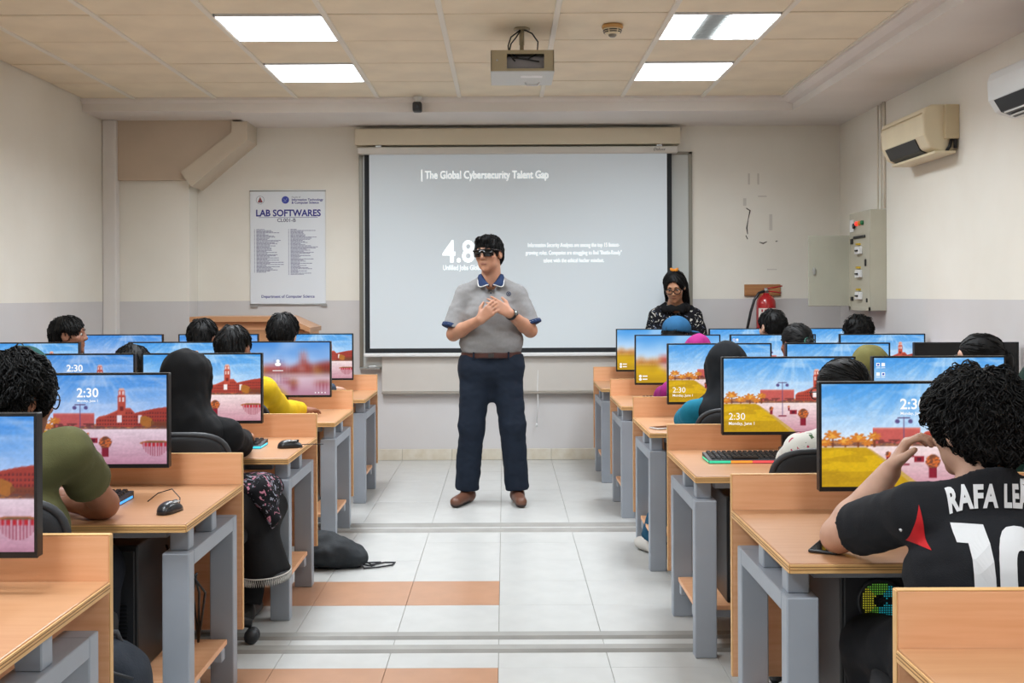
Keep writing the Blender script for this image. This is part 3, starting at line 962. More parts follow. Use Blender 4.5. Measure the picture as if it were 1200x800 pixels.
for pts in ([(-0.005, 0.2, -0.005), (-0.06, 0.14, -0.06), (-0.075, 0.08, -0.12), (-0.07, 0.05, -0.18), (-0.04, 0.02, -0.215)],
            [(-0.005, 0.2, -0.005), (-0.03, 0.14, -0.06), (-0.06, 0.08, -0.11), (-0.07, 0.05, -0.16), (-0.02, 0.02, -0.20), (0.09, 0.015, -0.22)],
            [(0.01, 0.2, -0.005), (0.055, 0.14, -0.04), (0.085, 0.08, -0.10), (0.08, 0.05, -0.17), (0.03, 0.02, -0.205), (-0.05, 0.015, -0.20)]):
    f.tube(pts, 0.0042, 6)
f.build('cable', M_BLACKPL, t)
MB().lathe([(0.006, 0), (0.006, 0.002)], (-0.135, -0.002, -0.215), 10, 'y').build('lock', M_ALU, t)
mb = MB(); mb.lathe([(0.03, 0), (0.03, 0.03), (0.022, 0.03), (0.022, 0.008)], (-0.09, 0.36, -0.22), 16, 'y'); mb.build('lens', M_BLACKPL, t)

t = thing('smoke_detector', 'round cream smoke detector with dark slots on the ceiling', 'smoke detector', (0.594, 6.03, 2.79))
mb = MB(); mb.lathe([(0.055, 0), (0.058, -0.012), (0.054, -0.02)], n=28); mb.build('base_ring', mat('detector_tan', '#c79a5c', 0.5), t)
mb = MB(); mb.lathe([(0.050, -0.018), (0.048, -0.026), (0.043, -0.042), (0.034, -0.050)], n=28); mb.build('body', M_CREAMPL, t)
mb = MB()
for a0 in range(0, 360, 60):
    for zz, rr in ((-0.030, 0.0492), (-0.040, 0.0455)):
        pts = [(rr * math.cos(math.radians(a)), rr * math.sin(math.radians(a)), zz) for a in range(a0 + 5, a0 + 56, 10)]
        mb.tube(pts, 0.0028, 5)
mb.build('vent_slots', M_BLACKPL, t)
mb = MB(); mb.lathe([(0.022, -0.049), (0.022, -0.058), (0.014, -0.064)], n=20); mb.build('sensor_cap', mat('detector_grey', '#8a867c', 0.4), t)

t = thing('security_camera', 'small dark security camera fixed under the front edge of the ceiling', 'security camera', (-0.632, 8.16, 2.76))
mb = MB(); mb.lathe([(0.03, 0.03), (0.03, 0.015), (0.016, 0.0), (0.014, -0.02)], n=18); mb.build('mount', M_WHITEPL, t)
mb = MB(); mb.superq((0, -0.02, -0.052), (0.034, 0.045, 0.036), 0.35, 0.35, 24, 12); mb.build('housing', M_DARKPL, t)
mb = MB(); mb.lathe([(0.018, 0.0), (0.018, 0.006), (0.010, 0.006)], (0, -0.072, -0.052), 18, 'y'); mb.build('lens', mat('camera_lens', '#3a3f46', 0.1), t)

# ------------------------------------------------------------------ front wall: whiteboard, projection screen, boards, poster
t = thing('whiteboard', 'aluminium framed whiteboard on the wall, mostly hidden behind the projection screen', 'whiteboard', (0, YF, 0))
MB().box(-1.15, 1.50, -0.018, 0, 0.76, 2.46).build('board', mat('whiteboard_face', '#c9cdca', 0.2), t)
f = MB(); f.rbox(-1.166, -1.135, -0.026, 0, 0.745, 2.475); f.rbox(1.485, 1.516, -0.026, 0, 0.745, 2.475); f.rbox(-1.166, 1.516, -0.026, 0, 2.45, 2.475); f.rbox(-1.166, 1.516, -0.026, 0, 0.735, 0.76)
f.build('frame', mat('board_frame', '#8f8c82', 0.4, metal=0.5), t)
f = MB(); f.prism([(-0.07, 0.735), (-0.07, 0.745), (-0.026, 0.752), (-0.026, 0.735)], 'x', -1.16, -1.0); f.rbox(-1.09, -1.03, -0.065, -0.03, 0.746, 0.765, 0.004); f.build('pen_tray', M_ALU, t)

SCY = YF - 0.085
t = thing('screen_header', 'cream painted wooden box on the wall above the projection screen', 'wall box', (0, YF, 0))
f = MB(); f.rbox(-1.185, 1.405, -0.13, 0, 2.525, 2.655, 0.004, 1); f.build('box', mat('header_paint', '#dcd1b8', 0.5), t)
for x in (-1.0, 1.24):
    MB().rbox(x - 0.025, x + 0.025, -0.11, -0.06, 2.508, 2.525, 0.003, 1).build('bracket', M_ALU, t)

t = thing('projection_screen', 'pull-down projection screen with black border showing a white lettered slide', 'projection screen', (0, SCY, 0))
f = MB(); f.rbox(-1.165, 1.385, -0.035, 0.035, 2.452, 2.51, 0.012, 3); f.build('roller_case', mat('screen_case', '#d9d6ce', 0.35), t)
M_SCR = mat('screen_fabric', '#ccd4d8', 0.85, emit='#cfdae4', estr=0.17)  # faint emission stands in for the projector's light on the fabric
MB().box(-1.075, 1.303, -0.003, 0.003, 0.905, 2.46).build('screen_fabric', M_SCR, t)
f = MB(); f.box(-1.113, -1.075, -0.0035, 0.0035, 0.868, 2.46); f.box(1.303, 1.341, -0.0035, 0.0035, 0.868, 2.46); f.box(-1.075, 1.303, -0.0035, 0.0035, 0.868, 0.905)
f.build('black_border', mat('screen_border', '#22262a', 0.8), t)
f = MB(); f.rbox(-1.125, 1.353, -0.012, 0.012, 0.838, 0.868, 0.008, 3); f.build('bottom_bar', M_WHITEPL, t)
M_SLIDE = mat('slide_light', '#ffffff', 0.8, emit='#f2ffff', estr=0.62)
def s_at(x, y):
    return ((x - 591) * SCY / 1300, 1.325 + (346 - y) * SCY / 1300)
def slide(s, x, y, size, align='LEFT', bold=0.0, narrow=1.0, space=1.0, name='lettering'):
    mb = MB(); a = s_at(x, y)
    text_on_front(mb, s, a[0], -0.0045, a[1], size, align, bold, space, narrow)
    return mb.build(name, M_SLIDE, t)
slide('The Global Cybersecurity Talent Gap', 498.5, 209, 0.088, bold=0.0005, narrow=0.735)
a = s_at(495, 212); MB().box(a[0] - 0.004, a[0] + 0.004, -0.0045, -0.0035, a[1], a[1] + 0.092).build('title_bar', M_SLIDE, t)
slide('4.8', 519, 306.5, 0.245, bold=0.004, narrow=0.86)
slide('Unfilled Jobs Globally', 519, 316, 0.056, narrow=0.72)
for k, s in enumerate(('Information Security Analysts are among the top 15 fastest-', 'growing roles. Companies are struggling to find "Battle-Ready"', 'talent with the ethical hacker mindset.')):
    slide(s, 672.5, 289.5 + k * 9, 0.046, 'CENTER', narrow=0.66 if k < 2 else 0.68)
mb = MB(); text_on_front(mb, 'Deluxe', 1.19, -0.0362, 2.473, 0.032); mb.v = [(x + (z - 2.473) * 0.35, y, z) for x, y, z in mb.v]; mb.build('maker_lettering', mat('ink_black', '#222222', 0.6), t)

t = thing('wall_panel', 'long pale boxed panel on the front wall below the projection screen', 'wall panel', (0, YF, 0))
MB().rbox(-0.985, 2.0, -0.05, 0, 0.555, 0.845, 0.004, 1).build('board', mat('panel_paint', '#cfcac3', 0.5, var=0.03, scale=3), t)
MB().rbox(-0.985, 2.0, -0.062, 0, 0.537, 0.555, 0.003, 1).build('ledge', mat('panel_ledge', '#a19a90', 0.5), t)
mb = MB(); mb.tube([(0.19, -0.03, 0.80), (0.24, -0.03, 0.83), (0.30, -0.04, 0.815), (0.27, -0.045, 0.78), (0.262, -0.05, 0.6), (0.268, -0.055, 0.45), (0.255, -0.055, 0.30)], 0.004, 6)
mb.lathe([(0.008, 0.0), (0.008, -0.03)], (0.255, -0.055, 0.30), 8)
tag(mb.build('pull_cord', M_WHITEPL), 'thin white pull cord of the screen hanging beside the speaker', 'cord').location = (0, YF, 0)

# poster of installed programs
t = thing('poster', 'white hanging poster headed LAB SOFTWARES on the front wall', 'poster', (-2.045, YF - 0.012, 1.256))
PW, PH = 0.605, 0.925
MB().box(0, PW, -0.003, 0.003, 0, PH).build('sheet', mat('poster_white', '#e4eaf0', 0.35), t)
f = MB(); f.tube([(-0.004, 0, PH - 0.008), (PW + 0.004, 0, PH - 0.008)], 0.006, 8); f.tube([(-0.004, 0, 0.006), (PW + 0.004, 0, 0.006)], 0.006, 8)
f.box(0.0, 0.06, -0.006, 0.0, -0.016, -0.004); f.box(PW - 0.035, PW + 0.012, -0.006, 0.0, -0.012, 0.006); f.build('rod', M_ALU, t)
navy = mat('poster_navy', '#2c2f8a', 0.5); grey = mat('poster_grey', '#5a5d78', 0.5); red = mat('poster_red', '#a03a34', 0.5); list_ink = mat('poster_list_ink', '#6c6f93', 0.6)
def ptxt(s, x, z, size, m, align='LEFT', bold=0.0, name='lettering', narrow=1.0):
    mb = MB(); text_on_front(mb, s, x, -0.0036, z, size, align, bold, 1.0, narrow); return mb.build(name, m, t)
ptxt('LAB SOFTWARES', PW / 2 + 0.005, 0.715, 0.074, navy, 'CENTER', 0.0022, narrow=0.93)
MB().box(0.07, PW - 0.06, -0.0036, -0.003, 0.703, 0.706).build('underline', navy, t)
ptxt('CL001-B', PW / 2 - 0.01, 0.668, 0.042, grey, 'CENTER', 0.0006)
ptxt('Information Technology', 0.335, 0.838, 0.026, navy, bold=0.0007); ptxt('& Computer Science', 0.335, 0.815, 0.026, navy, bold=0.0007); ptxt('Faculty of', 0.335, 0.862, 0.018, grey)
ptxt('Department of Computer Science', PW / 2, 0.058, 0.031, navy, 'CENTER', 0.0006)
def disc(x, z, r, y=-0.0036, n=24):
    mb = MB(); mb.add([(x + r * math.cos(i * 6.2832 / n), y, z + r * math.sin(i * 6.2832 / n)) for i in range(n)], [tuple(range(n))]); return mb
disc(0.285, 0.845, 0.030).build('round_emblem', mat('poster_blue', '#3c48a8', 0.5), t)
mb = MB(); mb.tube([(0.272, -0.004, 0.852), (0.285, -0.004, 0.838), (0.298, -0.004, 0.858)], 0.002, 5); mb.tube([(0.270, -0.004, 0.835), (0.292, -0.004, 0.832)], 0.0015, 5); mb.build('emblem_lines', mat('poster_pale', '#9fb0e0', 0.5), t)
mb = MB()
for k in range(28):
    a = k * 6.2832 / 28
    mb.box(0.082 + 0.032 * math.cos(a) - 0.002, 0.082 + 0.032 * math.cos(a) + 0.002, -0.0036, -0.003, 0.845 + 0.032 * math.sin(a) - 0.002, 0.845 + 0.032 * math.sin(a) + 0.002)
mb.build('crest_ring', grey, t)
mb = MB(); mb.add([(0.062, -0.0037, 0.828), (0.102, -0.0037, 0.828), (0.082, -0.0037, 0.87)], [(0, 1, 2)]); mb.build('crest_triangle', red, t)
mb = MB(); mb.box(0.078, 0.086, -0.0042, -0.0037, 0.828, 0.852); mb.box(0.066, 0.098, -0.0042, -0.0037, 0.824, 0.829); mb.build('crest_tower', grey, t)
g = np.random.default_rng(3)
for cx, n in ((0.05, 40), (0.325, 42)):
    mb = MB()
    for k in range(n):
        z = 0.605 - k * 0.0088
        mb.box(cx - 0.018, cx - 0.012, -0.0036, -0.003, z, z + 0.004)
        x = cx; end = cx + g.uniform(0.05, 0.19) * (1.0 if g.random() > 0.2 else 1.2)
        while x < end:
            w = g.uniform(0.01, 0.03)
            mb.box(x, min(x + w, end + 0.01), -0.0036, -0.003, z, z + 0.0045); x += w + 0.003
    mb.build('list_lines', list_ink, t, 'stuff')

# lectern at the front left
t = thing('lectern', 'beech lectern with a sloping right end standing by the front wall', 'lectern', (0, 0, 0))
MB().prism([(-2.24, 0), (-2.24, 1.14), (-1.62, 1.14), (-1.43, 1.06), (-1.43, 0)], 'y', 8.15, 8.55).build('cabinet', M_PANEL, t)
MB().prism([(-2.30, 1.14), (-2.30, 1.178), (-1.61, 1.178), (-1.42, 1.095), (-1.42, 1.06), (-1.62, 1.14)], 'y', 8.10, 8.60).build('top', M_WOOD, t)
MB().box(-2.2, -1.47, 8.142, 8.15, 0.08, 1.08).build('front_panel', M_WOOD, t)

# fire extinguisher
t = thing('extinguisher_board', 'small wooden mounting board on the front wall behind the fire extinguisher', 'board', (0, YF, 0))
MB().rbox(1.935, 2.225, -0.018, 0, 1.318, 1.405, 0.003, 1).build('board', mat('board_wood', '#b98455', 0.5, c2='#a87346', scale=5, stretch=(1, 10, 14)), t)
MB().box(1.935, 2.225, -0.0185, -0.002, 1.312, 1.320).build('lower_edge', M_EDGE2, t)
t = thing('fire_extinguisher', 'red fire extinguisher with black hose hanging on the front wall', 'fire extinguisher', (2.085, YF - 0.11, 0))
M_RED = mat('extinguisher_red', '#b01c22', 0.25, coat=0.5)
mb = MB(); mb.lathe([(0.05, 0.80), (0.078, 0.815), (0.078, 1.24), (0.074, 1.275), (0.055, 1.305), (0.028, 1.32), (0.026, 1.335)], n=28); mb.build('cylinder', M_RED, t)
mb = MB(); mb.lathe([(0.018, 1.33), (0.02, 1.35), (0.014, 1.375)], n=14); mb.lathe([(0.012, 0), (0.012, 0.05)], (0.0, -0.03, 1.355), 12, 'y'); mb.build('valve', M_ALU, t)
mb = MB(); mb.tube([(-0.02, 0, 1.365), (0.04, -0.01, 1.375), (0.125, -0.02, 1.39)], 0.006, 6); mb.tube([(0.0, 0, 1.35), (0.06, -0.01, 1.345), (0.115, -0.02, 1.335)], 0.006, 6); mb.build('lever', M_RED, t)
mb = MB(); mb.tube([(-0.015, -0.01, 1.35), (-0.06, -0.02, 1.335), (-0.10, -0.03, 1.28), (-0.13, -0.03, 1.18), (-0.155, -0.03, 1.06), (-0.165, -0.03, 0.95), (-0.16, -0.02, 0.85)], [0.011] * 6 + [0.014], 10); mb.build('hose', M_BLACKPL, t)
lab = MB()
n = 14; V = []; F = []
for i in range(n + 1):
    a = math.radians(-150 + 120 * i / n)
    for z in (1.10, 1.215): V.append((0.0792 * math.cos(a), 0.0792 * math.sin(a), z))
for i in range(n): F.append((2 * i, 2 * i + 2, 2 * i + 3, 2 * i + 1))
lab.add(V, F, True); lab.build('label', mat('label_paper', '#e8dcd4', 0.6), t)
lab = MB()
for q in range(5):
    a = math.radians(-130 + 20 * q); b = a + 0.16
    lab.add([(0.0796 * math.cos(a), 0.0796 * math.sin(a), 1.185), (0.0796 * math.cos(b), 0.0796 * math.sin(b), 1.185), (0.0796 * math.cos(b), 0.0796 * math.sin(b), 1.205), (0.0796 * math.cos(a), 0.0796 * math.sin(a), 1.205)], [(0, 1, 2, 3)])
lab.build('label_print', M_RED, t)

# ------------------------------------------------------------------ right wall: power cabinet, conduits, air conditioners
M_CAB = mat('cabinet_grey', '#bdb9a8', 0.45, metal=0.1, var=0.05, scale=4)
t = thing('power_cabinet', 'grey metal power cabinet on the right wall with its door swung open', 'electrical cabinet', (XR, 7.86, 1.204))
MB().rbox(-0.116, 0, 0, 0.47, 0, 0.72, 0.003, 1).build('case', M_CAB, t)
f = MB(); f.box(-0.1195, -0.116, 0.0, 0.47, 0.555, 0.563); f.box(-0.1205, -0.116, 0.0, 0.03, 0.0, 0.555); f.box(-0.1205, -0.116, 0.44, 0.47, 0, 0.555); f.box(-0.1205, -0.116, 0.0, 0.47, 0.0, 0.025); f.build('front_frame', M_CAB, t)
d = MB(); d.rbox(-0.425, -0.116, 0.47, 0.485, 0.03, 0.56, 0.003, 1); o = d.build('door', mat('cabinet_door', '#b3b2a2', 0.5, var=0.05, scale=4), t)
mb = MB(); mb.lathe([(0.012, 0.0), (0.012, -0.012)], (-0.385, 0.47, 0.30), 12, 'y'); mb.rbox(-0.393, -0.377, 0.455, 0.465, 0.265, 0.32, 0.003, 1); mb.build('door_latch', M_ALU, o)
for (z, zz) in ((0.10, 0), (0.26, 1), (0.43, 2)):
    b = MB(); b.rbox(-0.14, -0.116, 0.17, 0.28, z - 0.02, z + 0.035, 0.003, 1); o = b.build('breaker', M_WHITEPL, t)
    MB().rbox(-0.15, -0.14, 0.20, 0.25, z, z + 0.012, 0.002, 1).build('breaker_switch', M_BLACKPL, o)
    MB().rbox(-0.142, -0.116, 0.21, 0.25, z + 0.045, z + 0.06, 0.001, 1).build('yellow_tag', mat('tag_yellow', '#c9a72c', 0.5), o)
mb = MB(); mb.rbox(-0.125, -0.116, 0.10, 0.36, 0.525, 0.545, 0.002, 1); mb.rbox(-0.128, -0.116, 0.38, 0.42, 0.49, 0.53, 0.003, 1); mb.rbox(-0.128, -0.116, 0.38, 0.42, 0.07, 0.10, 0.003, 1); mb.rbox(-0.124, -0.116, 0.08, 0.11, 0.32, 0.37, 0.003, 1); mb.rbox(-0.124, -0.116, 0.06, 0.08, 0.06, 0.09, 0.003, 1); mb.build('hinges_and_locks', M_BLACKPL, t)
MB().rbox(-0.124, -0.116, 0.36, 0.44, 0.58, 0.67, 0.002, 1).build('meter', M_WHITEPL, t)
for yy, c, e in ((0.28, '#d9362b', 1.2), (0.215, '#c77a28', 0.2), (0.155, '#1f7a4a', 0.0)):
    mb = MB(); mb.lathe([(0.017, -0.116), (0.017, -0.130), (0.010, -0.136)], (0, yy, 0.635), 14, 'x'); mb.build('indicator_lamp', mat('indicator_' + c[1:], c, 0.3, emit=c, estr=e), t)
mb = MB(); mb.tube([(-0.122, 0.33, 0.62), (-0.135, 0.33, 0.62)], 0.02, 10); mb.build('rotary_switch', M_BLACKPL, t)

for (yy, r, lab) in ((8.02, 0.006, 'thin cream conduit on the right wall above the power cabinet, farthest of three'),
                     (7.95, 0.005, 'thin cream conduit on the right wall above the power cabinet, middle of three'),
                     (7.87, 0.011, 'cream conduit on the right wall above the power cabinet, nearest and thickest')):
    mb = MB(); mb.tube([(XR - r, yy, 1.93), (XR - r, yy, 2.685)], r, 8)
    tag(mb.build('conduit', M_CONDUIT), lab, 'conduit', 'conduits above the power cabinet')

def aircon(t, m, y0, y1, x0, z0, z1, vent):
    """wall split unit, long in Y, its face towards -X"""
    d = XR - x0
    prof = [(0, 0.03), (0, z1 - z0), (-d * 0.72, z1 - z0), (-d * 0.93, (z1 - z0) * 0.93), (-d, (z1 - z0) * 0.75), (-d * 0.97, (z1 - z0) * 0.36), (-d * 0.80, (z1 - z0) * 0.10), (-d * 0.45, 0), (-0.05, 0)]
    mb = MB(); mb.prism(prof, 'y', 0.0, y1 - y0); b = mb.build('body', m, t)
    bv = b.modifiers.new('soft', 'BEVEL'); bv.width = 0.012; bv.segments = 3; bv.limit_method = 'ANGLE'; bv.angle_limit = math.radians(40)
    h = z1 - z0
    v = MB(); v.prism([(-d * 0.96, h * 0.335), (-d * 0.99, h * 0.33), (-d * 0.82, h * 0.085), (-d * 0.5, -0.006), (-d * 0.45, 0.006), (-d * 0.78, h * 0.12)], 'y', vent[0], vent[1]); v.build('outlet', M_BLACKPL, t)
    return b
t = thing('air_conditioner', 'old cream wall air conditioner on the right wall above the power cabinet', 'air conditioner', (XR, 6.62, 2.17))
aircon(t, M_CREAMPL, 6.62, 7.36, 2.50, 2.17, 2.455, (0.14, 0.66))
MB().rbox(-0.085, 0, -0.03, 0.012, 0.075, 0.28, 0.006, 2).build('back_box', mat('yellowed_plastic', '#cfbf9c', 0.5), t)
MB().rbox(-0.15, -0.02, -0.025, 0.70, -0.012, 0.005, 0.004, 1).build('bottom_tray', M_CREAMPL, t)
mb = MB(); mb.tube([(-0.04, -0.012, 0.08), (-0.055, -0.014, 0.03), (-0.07, 0.0, 0.0)], 0.010, 8); mb.tube([(-0.02, -0.012, 0.08), (-0.02, -0.014, 0.02)], 0.012, 8); mb.build('pipes', M_BLACKPL, t)
mb = MB(); mb.rbox(-0.213, -0.2, 0.02, 0.72, 0.232, 0.238, 0.001, 1); mb.build('seam', mat('yellowed_plastic', '#cfbf9c', 0.5), t)
t = thing('air_conditioner', 'white wall air conditioner on the right wall nearer the camera, cut by the frame', 'air conditioner', (XR, 4.86, 2.225))
aircon(t, mat('white_aircon', '#dfe2e2', 0.35), 4.86, 5.72, 2.49, 2.225, 2.47, (0.06, 0.78))
mb = MB(); mb.rbox(-0.175, -0.165, 0.08, 0.76, 0.012, 0.02, 0.002, 1); mb.rbox(-0.145, -0.135, 0.08, 0.76, -0.004, 0.004, 0.002, 1); mb.build('louvre', M_WHITEPL, t)

# ------------------------------------------------------------------ desks
ZT = 0.67                                              # desk top height
ROWS_R = [(2.05, .724), (3.38, .692), (4.68, .688), (5.95, .690), (7.22, .689), (8.46, .680)]
ROWS_L = [(2.56, -.915), (3.88, -.922), (5.17, -.880), (6.45, -.886), (7.73, -.890)]
ORD_R = ['nearest the camera', 'second from the camera', 'third from the camera', 'fourth from the camera', 'fifth from the camera', 'farthest from the camera']
ORD_L = ['nearest the camera', 'second from the camera', 'third from the camera', 'fourth from the camera', 'farthest from the camera']

def desk(xa, yp, side, length, label):
    """xa = aisle edge, yp = front face of the upright panel, side = +1 right block, -1 left block; runs away from the aisle"""
    t = thing('computer_desk', label, 'desk', (xa, yp, 0), 0, 'long computer desks on both sides of the aisle')
    S = lambda u: (min(side * u[0], side * u[1]), max(side * u[0], side * u[1]))
    yn = -0.68                                          # near edge of the top
    x0, x1 = S((0.0, length))
    MB().rbox(x0, x1, yn, -0.001, ZT - 0.026, ZT, 0.003, 2).build('desk_top', M_WOOD, t)
    e = MB(); e.rbox(x0, x1, yn - 0.003, yn, ZT - 0.025, ZT - 0.003, 0.001, 1)
    xe = S((-0.003, 0.0)); e.rbox(xe[0], xe[1], yn, -0.002, ZT - 0.025, ZT - 0.003, 0.001, 1)
    eb = e.build('edge_band', M_EDGE, t)
    e = MB()
    for z in (ZT - 0.0165, ZT - 0.010):
        e.box(x0, x1, yn - 0.0036, yn - 0.0028, z, z + 0.0016)
        xe = S((-0.0036, -0.0028)); e.box(xe[0], xe[1], yn, -0.002, z, z + 0.0016)
    e.build('edge_line', M_EDGE2, eb)
    MB().rbox(x0, x1, 0.0, 0.02, 0.16, 0.775, 0.002, 1).build('upright_panel', M_PANEL, t)
    xe = S((-0.0025, 0.0)); e = MB(); e.rbox(xe[0], xe[1], 0.0, 0.02, 0.16, 0.776, 0.0008, 1); e.box(x0, x1, 0.0, 0.02, 0.7752, 0.777); e.build('panel_edge', M_EDGE, t)
    ends = [0.0, length - 0.085] if length < 1.5 else [0.0, (length - 0.085) / 2, length - 0.085]
    for q in ends:
        a, b = S((q + 0.002, q + 0.082))
        f = MB(); f.rbox(a, b, -0.64, -0.585, 0.0, 0.575, 0.004, 2); f.build('leg', M_STEEL, t)
        f = MB(); f.rbox(a, b, -0.115, -0.06, 0.0, 0.575, 0.004, 2); f.build('leg', M_STEEL, t)
        f = MB(); f.rbox(a, b, -0.585, -0.115, 0.53, 0.575, 0.003, 2); f.build('top_beam', M_STEEL, t)
        for yy in (-0.60, -0.34):
            f = MB(); f.rbox(a + 0.012, b - 0.012, yy, yy + 0.055, 0.575, ZT - 0.026, 0.003, 1); f.build('spacer', M_STEEL, t)
    a, b = S((0.085, length - 0.085))
    f = MB(); f.rbox(a, b, -0.575, -0.535, 0.607, ZT - 0.026, 0.003, 1); f.build('rail', M_STEEL, t)
    a, b = S((0.02, length - 0.02))
    f = MB(); f.rbox(a, b, -0.55, -0.13, 0.150, 0.168, 0.002, 1); f.build('foot_shelf', M_PANEL, t)
    f = MB(); f.rbox(a, b, -0.50, -0.46, 0.11, 0.150, 0.003, 1); f.rbox(a, b, -0.20, -0.16, 0.11, 0.150, 0.003, 1); f.build('shelf_rail', M_STEEL, t)
    return t
for k, (yp, xa) in enumerate(ROWS_R):
    desk(xa, yp, 1, 2.69 - xa, f'long beech computer desk with grey steel legs right of the aisle, {ORD_R[k]}')
for k, (yp, xa) in enumerate(ROWS_L):
    desk(xa, yp, -1, 3.08 + xa, f'long beech computer desk with grey steel legs left of the aisle, {ORD_L[k]}')

# ------------------------------------------------------------------ the picture shown on the screens
def vnoise(u, v, f, seed):
    g = np.random.default_rng(seed); n = 32
    G = g.random((n, n))
    x = (u * f) % n; y = (v * f) % n
    i = x.astype(int); j = y.astype(int); fx = x - i; fy = y - j
    fx = fx * fx * (3 - 2 * fx); fy = fy * fy * (3 - 2 * fy)
    i1 = (i + 1) % n; j1 = (j + 1) % n
    return (G[i % n, j % n] * (1 - fx) + G[i1, j % n] * fx) * (1 - fy) + (G[i % n, j1] * (1 - fx) + G[i1, j1] * fx) * fy
def fbm(u, v, f, seed):
    return sum(vnoise(u, v, f * 2 ** k, seed + k) * 0.5 ** (k + 1) for k in range(4)) / 0.94
def picture(U, V):
    C = lambda *c: np.array(c, float) / 255
    hz = 0.42
    out = np.zeros(U.shape + (3,))
    def put(mask, c, a=1.0):
        m = (np.clip(mask, 0, 1) * a)[..., None]
        out[:] = out * (1 - m) + np.asarray(c) * m
    s = np.clip((V - hz) / (1 - hz), 0, 1)[..., None]
    out[:] = C(238, 243, 250) * (1 - s) ** 1.25 + C(70, 152, 226) * (1 - (1 - s) ** 1.25)
    ang = np.arctan2(V - 1.25, (U - 0.56) * 1.4); rr = np.hypot(V - 1.25, (U - 0.56) * 1.4)
    cl = fbm(ang * 6 + 5, rr * 1.6, 2.2, 11)
    put(np.clip((cl - 0.46) * 3.2, 0, 1) * (0.45 + 0.55 * (1 - s[..., 0])), C(215, 236, 250), 0.6)
    put(np.clip((fbm(U * 1.2, V * 4, 3, 40) - 0.5) * 4, 0, 1) * (V > hz), C(205, 228, 248), 0.5)
    pl = np.clip((hz - V) / hz, 0, 1)[..., None]
    g = V < hz
    P = C(244, 226, 224) * (1 - pl) + C(196, 142, 156) * pl
    P = P * (0.93 + 0.14 * fbm(U * 2, V * 8, 6, 3))[..., None]
    out[g] = P[g]
    # far trees along the horizon
    th = hz - 0.015 + 0.05 * fbm(U, V * 0 + 0.3, 22, 60) + 0.02
    put((V < th) & (V > hz - 0.025), C(150, 92, 62)); put((V < th) & (V > hz - 0.02) & (fbm(U, V, 60, 61) > 0.5), C(196, 132, 84))
    # low round building
    b = (U > 0.28) & (U < 0.54) & (V > hz) & (V < 0.575 - 0.25 * (U - 0.41) ** 2)
    put(b, C(196, 92, 86)); put(b & (V > 0.555), C(214, 120, 108)); put(b & (V < 0.46) & (fbm(U, V, 40, 70) > 0.5), C(120, 60, 56))
    # brick building with the clock tower
    roof = np.interp(U, [0.55, 0.57, 0.62, 0.68, 0.70, 0.77, 0.80, 0.86, 0.93, 1.0], [0.50, 0.535, 0.555, 0.60, 0.625, 0.63, 0.575, 0.60, 0.625, 0.64])
    b = (U > 0.55) & (V > hz - 0.005) & (V < roof)
    put(b, C(178, 70, 56)); put(b & (V > roof - 0.012), C(204, 104, 84)); put(b & (U > 0.80), C(160, 58, 46), 0.6)
    win = b & ((U * 60) % 1 > 0.45) & ((V * 24) % 1 > 0.5) & (V < roof - 0.03)
    put(win, C(96, 40, 40), 0.8)
    tw = (np.abs(U - 0.715) < 0.026) & (V > 0.55) & (V < 0.77); put(tw, C(190, 80, 62))
    put((np.abs(U - 0.715) < 0.021) & (V > 0.77) & (V < 0.83), C(204, 96, 78)); put((np.abs(U - 0.715) < 0.017) & (V > 0.825) & (V < 0.85), C(232, 180, 160))
    put((np.abs(np.abs(U - 0.715) - 0.010) < 0.005) & (((V > 0.70) & (V < 0.75)) | ((V > 0.78) & (V < 0.82))), C(236, 214, 206)); put((np.abs(U - 0.715) < 0.012) & (V > 0.60) & (V < 0.65), C(120, 44, 40))
    put((np.abs(U - 0.70) < 0.015) & (V > 0.47) & (V < 0.55), C(240, 232, 230)); put((np.abs(U - 0.83) < 0.012) & (V > 0.46) & (V < 0.55), C(238, 226, 222))
    tr = (np.hypot((U - 0.87) * 1.5, V - 0.47) + 0.05 * fbm(U, V, 30, 5) < 0.09); put(tr, C(176, 110, 46)); put((U > 0.9) & (V > hz - .01) & (V < 0.47 + 0.02 * fbm(U, V, 40, 6)), C(110, 66, 40), 0.7)
    put((V < hz + 0.01) & (V > hz - 0.028) & (fbm(U, V * 2, 70, 80) > 0.46), C(104, 74, 70), 0.75)
    # lawn with its curb
    edge = np.interp(V, [0.0, 0.2, 0.36, 0.40], [0.53, 0.39, 0.27, 0.22])
    put((V < 0.385) & (U < edge + 0.05 * (0.45 - V)), C(196, 160, 82))
    lw = (V < 0.375) & (U < edge - 0.035 * (0.6 - V)); put(lw, C(214, 172, 22)); put(lw & (fbm(U * 0.8, V * 2.2, 7, 90) > 0.52), C(178, 138, 20), 0.55); put(lw & (V < 0.15), C(168, 128, 22), 0.5)
    # palms
    for (x, y, r) in ((0.06, 0.50, 0.05), (0.20, 0.47, 0.05), (0.29, 0.49, 0.04), (0.13, 0.44, 0.045), (0.02, 0.43, 0.04), (0.25, 0.43, 0.035)):
        put((np.abs(U - x) < 0.006) & (V > 0.385) & (V < y), C(120, 64, 40))
        d = np.hypot((U - x), (V - y) * 0.9); a = np.arctan2(V - y, U - x)
        put((d < r * (0.55 + 0.45 * np.abs(np.sin(a * 4 + x * 50)))) & (V > y - 0.035), C(206, 122, 46)); put((d < r * 0.5) & (fbm(U, V, 50, 91) > 0.5), C(232, 168, 70))
    # lamp post, pots, planter
    put((np.abs(U - 0.452) < 0.0035) & (V > 0.22) & (V < 0.68), C(92, 76, 120)); put((np.abs(U - 0.452) < 0.035) & (np.abs(V - 0.67) < 0.006), C(92, 76, 120))
